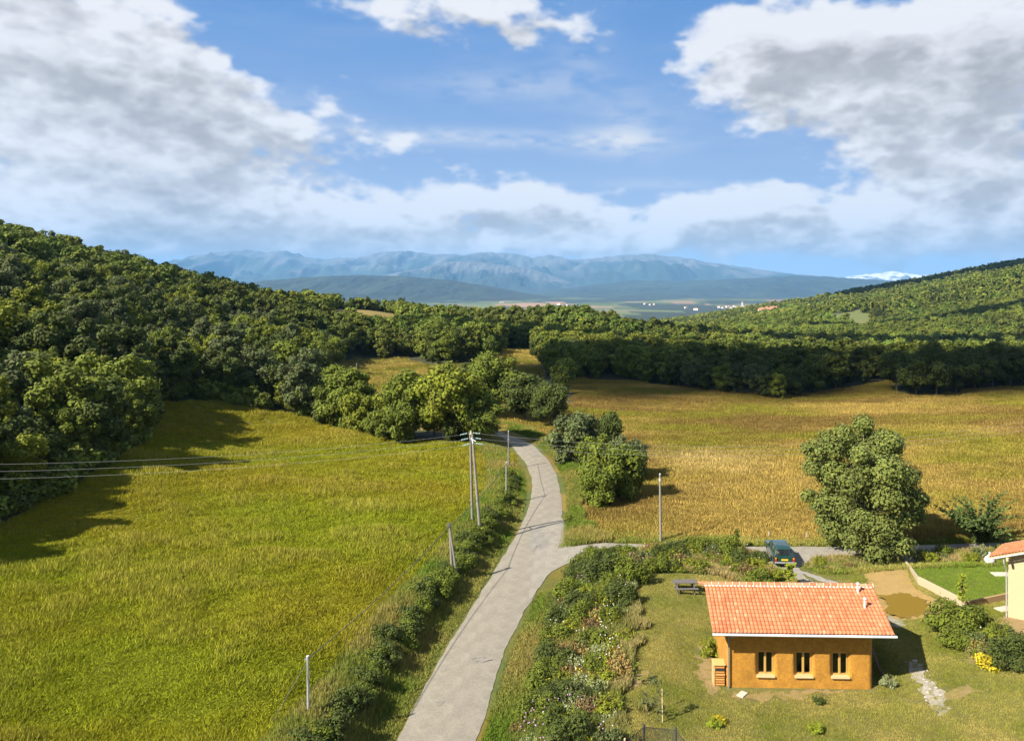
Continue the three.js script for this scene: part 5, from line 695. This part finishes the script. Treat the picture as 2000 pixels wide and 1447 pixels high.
{
  const X = -10.45, Z = -71, t = thing('power_pole', 'tall twin-leg wooden power pole with crossarm and glass insulators by the lane bank', 'pole', [X + 0.25, land(X, Z), Z]), y = land(X, Z), up = 9.9 - y;
  part('leg', [rod([-0.15, -0.8, -0.6], [-0.3, up, 0], 0.15, 0.1, 10)], M.pole, t); part('leg', [rod([0.75, -0.8, 0.7], [-0.1, up - 0.05, 0.05], 0.15, 0.1, 10)], M.pole, t); part('brace', [rod([0.0, up * 0.45, -0.35], [0.32, up * 0.45, 0.4], 0.05, 0.05, 6)], M.pole, t);
  part('pole_top', [cyl(0.15, 0.03, 0.35, 8, -0.22, up + 0.15, 0)], mat(0.42, 0.36, 0.27, 0.9), t);
  const arm = part('crossarm', [rod([-0.42, up - 0.05, -0.95], [0.1, up - 0.7, 0.95], 0.06, 0.06, 6), rod([-0.3, up - 0.4, 0], [0.3, up - 0.6, 0.5], 0.04, 0.04, 6)], M.white, t);
  const L = [], R = [];
  [[-0.42, up - 0.05, -0.9], [-0.2, up - 0.36, 0], [0.08, up - 0.68, 0.9]].forEach(([x, yy, z]) => { for (const s of [-1, 1]) { const e = [x + s * 0.95, yy - 0.16, z - s * 0.18 + (s < 0 ? 0.25 : 0)]; const set = part('insulator', Array.from({ length: 5 }, (_, k) => { const q = 0.35 + k * 0.13; return place(new THREE.SphereGeometry(0.075, 8, 6).scale(0.6, 1, 1), lerp(x, e[0], q), lerp(yy, e[1], q), lerp(z, e[2], q)); }), M.insulator, t); part('hook', [rod([x, yy, z], e, 0.014, 0.014, 5)], M.steel, set); (s < 0 ? L : R).push([X + 0.25 + e[0], y + e[1], Z + e[2]]); } });
  L.forEach((p, i) => cable('power_line', p, [-75, 12 + (2 - i) * 0.42, -50 + i * 0.8], 1.75, 0.0075, M.paleWire, ['highest', 'middle', 'lowest'][i] + ' of the three power lines leading left over the field'));
  R.forEach((p, i) => cable('power_line', p, [75, 14.3 + (2 - i) * 0.14, -86 + i * 0.8], 4.2, 0.0075, M.paleWire, ['highest', 'middle', 'lowest'][i] + ' of the three power lines leading right past the tall tree'));
}
{
  const g = (x, z) => land(x, z);
  const [ax, az] = [-10.35, -60.8], [bx, bz] = [-8.38, -83.21], [cx, cz] = [-9.67, -98.71], [mx, mz] = [-14.0, -38.9];
  const tA = 23.5 - (1024 - 560) * 60.8 / 1500, tB = 23.5 - (903 - 560) * -bz / 1500, tC = 23.5 - (842 - 560) * -cz / 1500;
  woodPole('telephone_pole', ax, g(ax, az), az, tA, 0.13, -0.28, 'leaning wooden telephone pole in the hedge beside the lane', (t, l, h) => { part('stay', [rod([0.45, -0.5, 0.2], [l, h - 0.2, 0], 0.1, 0.08, 8)], M.pole, t); part('junction_box', [rbox(0.22, 0.4, 0.2, 0.04, l - 0.08, h - 0.1, 0)], mat(0.1, 0.1, 0.1, 0.7), t); });
  woodPole('telephone_pole', bx, g(bx, bz), bz, tB, 0.13, 0, 'short wooden telephone pole at the end of the hedge', (t, l, h) => part('bracket', [box(0.2, 0.08, 0.12, 0, h - 0.15, 0)], M.steel, t));
  woodPole('telephone_pole', cx, g(cx, cz), cz, tC, 0.11, 0, 'slender wooden telephone pole beside the bend of the lane', (t, l, h) => part('bracket', [box(0.3, 0.08, 0.12, 0, h - 1.1, 0)], M.steel, t));
  const my = g(mx, mz), mt = 23.5 - (1283 - 560) * 38.9 / 1500, m = thing('steel_pole', 'slim grey steel telephone pole standing in the left field', 'pole', [mx, my, mz]); part('post', [rod([0.06, -0.5, 0], [0, mt - my, 0], 0.075, 0.06, 12)], M.zinc, m); part('cap', [cyl(0.07, 0.07, 0.06, 12, 0, mt - my + 0.03, 0)], M.white, m); part('clamp', [box(0.2, 0.06, 0.1, -0.05, mt - my - 0.12, 0)], M.steel, m);
  tag(part('stay_wire', [rod([mx, mt - 0.2, mz], [mx - 1.6, my, mz + 1.6], 0.012, 0.012, 5)], M.wire), 'taut stay wire slanting down from the steel pole', 'wire');
  cable('telephone_cable', [mx, mt - 0.1, mz], [ax - 0.28, tA - 0.15, az], 0.35, 0.024, M.wire, 'black telephone cable from the steel pole to the leaning pole');
  cable('telephone_cable', [ax - 0.28, tA - 0.15, az], [bx, tB - 0.2, bz], 0.4, 0.024, M.wire, 'black telephone cable from the leaning pole to the hedge end');
  cable('telephone_cable', [bx, tB - 0.2, bz], [cx, tC - 1.1, cz], 0.1, 0.02, M.wire, 'black telephone cable between the two poles near the bend');
  const [dx, dz] = [7.12, -70.77]; woodPole('garden_pole', dx, land(dx, dz), dz, 23.5 - (926 - 560) * -dz / 1500, 0.13, -0.08, 'single wooden pole behind the garden border, no wires', (t, l, h) => part('band', [cyl(0.1, 0.1, 0.25, 10, l, h - 0.5, 0)], M.white, t));
  for (const [px, pz, words] of [[17.5, -72.53, 'white marker stake in the brown field, nearer the pole'], [20.95, -72.23, 'white marker stake in the brown field, nearer the tall tree'], [-12.74, -109.18, 'pale marker post under the grove beside the lane']]) { const s = thing('marker_stake', words, 'stake', ground3(px, pz)); part('stake', [box(0.06, 0.7, 0.05, 0, 0.3, 0)], M.white, s); part('tip', [cyl(0.035, 0.01, 0.06, 6, 0, 0.68, 0)], M.white, s); }
  const [sx, sz] = [-42.86, -144.78]; woodPole('far_pole', sx, land(sx, sz), sz, 9, 0.1, 0, 'thin dark pole beside the slender young tree');
  const [kx, kz] = [27.85, -66.63]; const k = thing('tree_stub', 'pale barkless stump post beside the solitary tree', 'stump', ground3(kx, kz)); part('post', [rod([0, -0.2, 0], [0.05, 1.5, 0], 0.1, 0.08, 8)], M.paleWood, k); part('stub', [rod([0.04, 1.1, 0], [0.18, 1.4, 0], 0.04, 0.03, 6)], M.paleWood, k);
}
// ------------------------------------------------------------------ young trees, flowers, trampoline
function sapling(name, x, z, h, spread, n, m, label, stake, leaf = 0.1) { const r = rng(Math.round(x * 100 + 9000)), t = thing(name, label, 'sapling', ground3(x, z)), L = new Leaves(), wood = [rod([0, -0.1, 0], [0, h, 0], 0.025, 0.008, 5)]; for (let i = 0; i < n; i++) { const y = h * (0.25 + 0.7 * r()), a = r() * 6.283, q = spread * (0.3 + 0.7 * r()) * (1 - y / h * 0.5), e = [Math.cos(a) * q, y + q * 0.5, Math.sin(a) * q]; wood.push(rod([0, y * 0.9, 0], e, 0.01, 0.004, 4)); for (let k = 0; k < 14; k++) { const u = 0.4 + r() * 0.6; L.leaf(e[0] * u + (r() - 0.5) * 0.16, lerp(y * 0.9, e[1], u) + (r() - 0.5) * 0.16, e[2] * u + (r() - 0.5) * 0.16, r() - 0.5, 0.7, r() - 0.5, leaf, r, [0.9 + r() * 0.3, 1, 1]); } } part('stem', wood, M.bark, t); const f = new THREE.Mesh(L.geo(), m); f.name = 'leaves'; f.castShadow = f.receiveShadow = true; t.add(f); if (stake) part('stake', [rod([0.3, -0.1, 0.05], [0.28, stake, 0.05], 0.035, 0.035, 6)], M.paleWood, t); return t; }
sapling('fruit_sapling', 3.8, -39.89, 2.4, 0.7, 12, foliage.olive, 'thin sapling tied to a pale wooden stake on the lawn', 1.75, 0.08);
sapling('fruit_sapling', 3.34, -40.46, 1.9, 0.8, 10, foliage.olive, 'bushy bare-stemmed sapling left of the staked sapling', 0, 0.08);
sapling('fruit_sapling', 3, -43.65, 1.3, 0.6, 9, foliage.oak, 'small sapling on bare earth at the lawn edge', 0, 0.09);
sapling('yellow_sapling', 26.06, -52.83, 2.9, 0.55, 24, foliage.lime, 'tall yellow-leaved sapling at the corner of the timber edging', 0, 0.12);
sapling('poplar_sapling', 13.75, -68.77, 1.9, 0.3, 18, foliage.oak, 'upright leafy sapling in the border behind the lawn', 0, 0.13);
sapling('walnut_sapling', 15.87, -59.22, 1.9, 0.75, 24, foliage.lime, 'bright green sapling behind the roof ridge near the car', 0, 0.17);
sapling('pale_sapling', 33.22, -63.81, 1.9, 0.35, 14, foliage.silver, 'pale sapling beside the white sack', 0, 0.1);
[[23.21, -43.8, 1.2, 'gold', 'yellow flowering bush on the rough slope by the lawn'], [7.18, -39.89, 0.7, 'gold', 'yellow flower clump low on the near lawn'], [6.73, -39.56, 0.5, 'lime', 'small lime clump beside the yellow lawn flowers'], [11.72, -38.88, 0.5, 'lime', 'lime weed at the bottom of the lawn'], [7.89, -47.32, 1, 'bright', 'leafy bush against the end wall of the clay house'], [14.45, -60.53, 0.5, 'lime', 'round lime plant behind the roof ridge'], [24.05, -49.56, 1.3, 'oak', 'dense leafy shrub below the yellow sapling'], [12.89, -41.86, 0.45, 'deep', 'small dark weed on the lawn below the middle window'], [17.39, -43.83, 0.6, 'silver', 'pale weed tuft on the lawn near the house corner']].forEach(([x, z, s, m, label], i) => stand(bankShrubs[m === 'gold' ? 'flower' : i === 6 ? 'dark' : 'green'], 'garden_plant', label, 'plant', x, z, s, i, null, foliage[m]));
{
  const [x, z] = [3.35, -34.65], t = thing('trampoline', 'trampoline with dark poles and a black safety net at the bottom edge', 'trampoline', ground3(x, z)), net = new THREE.MeshStandardMaterial({ color: col(0.02, 0.02, 0.02), roughness: 0.9, transparent: true, opacity: 0.42, side: THREE.DoubleSide }), R = 1.5, y0 = 0.7, H = 2.0;
  part('mat', [cyl(R * 0.9, R * 0.9, 0.03, 32, 0, y0, 0)], M.dark, t); part('frame', [place(new THREE.TorusGeometry(R, 0.04, 6, 40), 0, y0, 0, Math.PI / 2)], M.steel, t);
  part('net', [new THREE.CylinderGeometry(R * 0.98, R * 0.98, H - y0 - 0.05, 6, 1, true).rotateY(0.35).translate(0, (H + y0) / 2, 0)], net, t); part('net_rim', [place(new THREE.TorusGeometry(R * 0.98, 0.018, 5, 6), 0, 0, 0, Math.PI / 2).rotateY(0.35 + Math.PI / 6 * 1).translate(0, H - 0.03, 0)], M.dark, t);
  for (let i = 0; i < 6; i++) { const a = i / 6 * 6.283 + 0.35 + Math.PI / 2; part('pole', [rod([Math.cos(a) * R, 0, -Math.sin(a) * R], [Math.cos(a) * R, H + 0.1, -Math.sin(a) * R], 0.045, 0.045, 8)], i === 1 ? M.paleWood : mat(0.04, 0.045, 0.06, 0.6), t); }
}

// ------------------------------------------------------------------ the village and farms far down the valley
{
  const wallM = mat(0.72, 0.68, 0.6, 0.9), roofM = mat(0.42, 0.2, 0.12, 0.9), r = rng(71);
  const house = (x, z, w, d, h, turn, label, group, tower) => { const y = Math.max(-112, land(x, z)), t = thing(tower ? 'church' : 'farmhouse', label, tower ? 'church' : 'house', [x, y, z], turn, group); part('wall', [box(w, h, d, 0, h / 2 - 1, 0), ...(tower ? [box(7, tower, 7, w / 2 + 3.5, tower / 2, 0)] : [])], wallM, t); const s = new THREE.Shape(); s.moveTo(-d / 2 - 0.6, 0); s.lineTo(d / 2 + 0.6, 0); s.lineTo(0, d * 0.3); part('roof', [new THREE.ExtrudeGeometry(s, { depth: w + 1, bevelEnabled: false }).translate(0, 0, -(w + 1) / 2).rotateY(Math.PI / 2).translate(0, h - 1, 0), ...(tower ? [new THREE.ConeGeometry(6, 12, 4).rotateY(Math.PI / 4).translate(w / 2 + 3.5, tower + 6, 0)] : [])], roofM, t); };
  VILLAGE.forEach(([x, z], i) => house(x, z, 14 + r() * 14, 10 + r() * 6, 7 + r() * 4, r() * 3, i === 9 ? 'pale church with a tower in the far valley village' : 'tiny pale house of the far valley village', i === 9 ? null : 'houses of the far village', i === 9 ? 30 : 0));
  FARMS.forEach(([x, z], i) => house(x, z, 24 + r() * 12, 13, 9, r() * 3, 'tiny pale farmhouse among the trees of the far valley', 'scattered farms of the valley'));
  HILLFARM.forEach(([x, z], i) => house(x, z, 22, 12, 9, 0.3, i ? 'small white outbuilding on the ridge below the right hill' : 'white farmhouse on the ridge below the right hill', 'ridge farm'));
}
// ------------------------------------------------------------------ drifting clouds overhead whose shade lies on the land
const cloudMat = mat(0.9, 0.9, 0.92, 1);
function cloud(target, size, thick, seed, label) {
  const r = rng(seed), far = 900, c = new THREE.Vector3(...target).addScaledVector(SUN, far), t = thing('cloud', label, 'cloud', [c.x, c.y, c.z]), list = [], n = 34;
  for (let i = 0; i < n; i++) { const a = r() * 6.283, q = Math.sqrt(r()), R = 0.16 + 0.16 * r(); const g = new THREE.IcosahedronGeometry(1, 2), p = g.attributes.position; for (let k = 0; k < p.count; k++) { const s = 1 + 0.35 * fbm3(p.getX(k) * 2 + i, p.getY(k) * 2, p.getZ(k) * 2, 3); p.setXYZ(k, p.getX(k) * s, p.getY(k) * s, p.getZ(k) * s); } g.computeVertexNormals(); g.scale(size[0] * R, thick * (0.6 + r() * 0.5), size[1] * R); g.translate(Math.cos(a) * q * size[0], r() * thick * 0.6, Math.sin(a) * q * size[1]); list.push(g); }
  part('billows', list, cloudMat, t);
}
CLOUDS.forEach(([p, s, th], i) => cloud(p, s, th, 900 + i, 'cumulus cloud drifting overhead, ' + ['shading the belt of trees', 'shading the valley wood', 'shading the crest of the right hill', 'shading the middle woods', 'shading the corner trees', 'shading the meadow slope'][i]));

renderer.render(scene, camera);
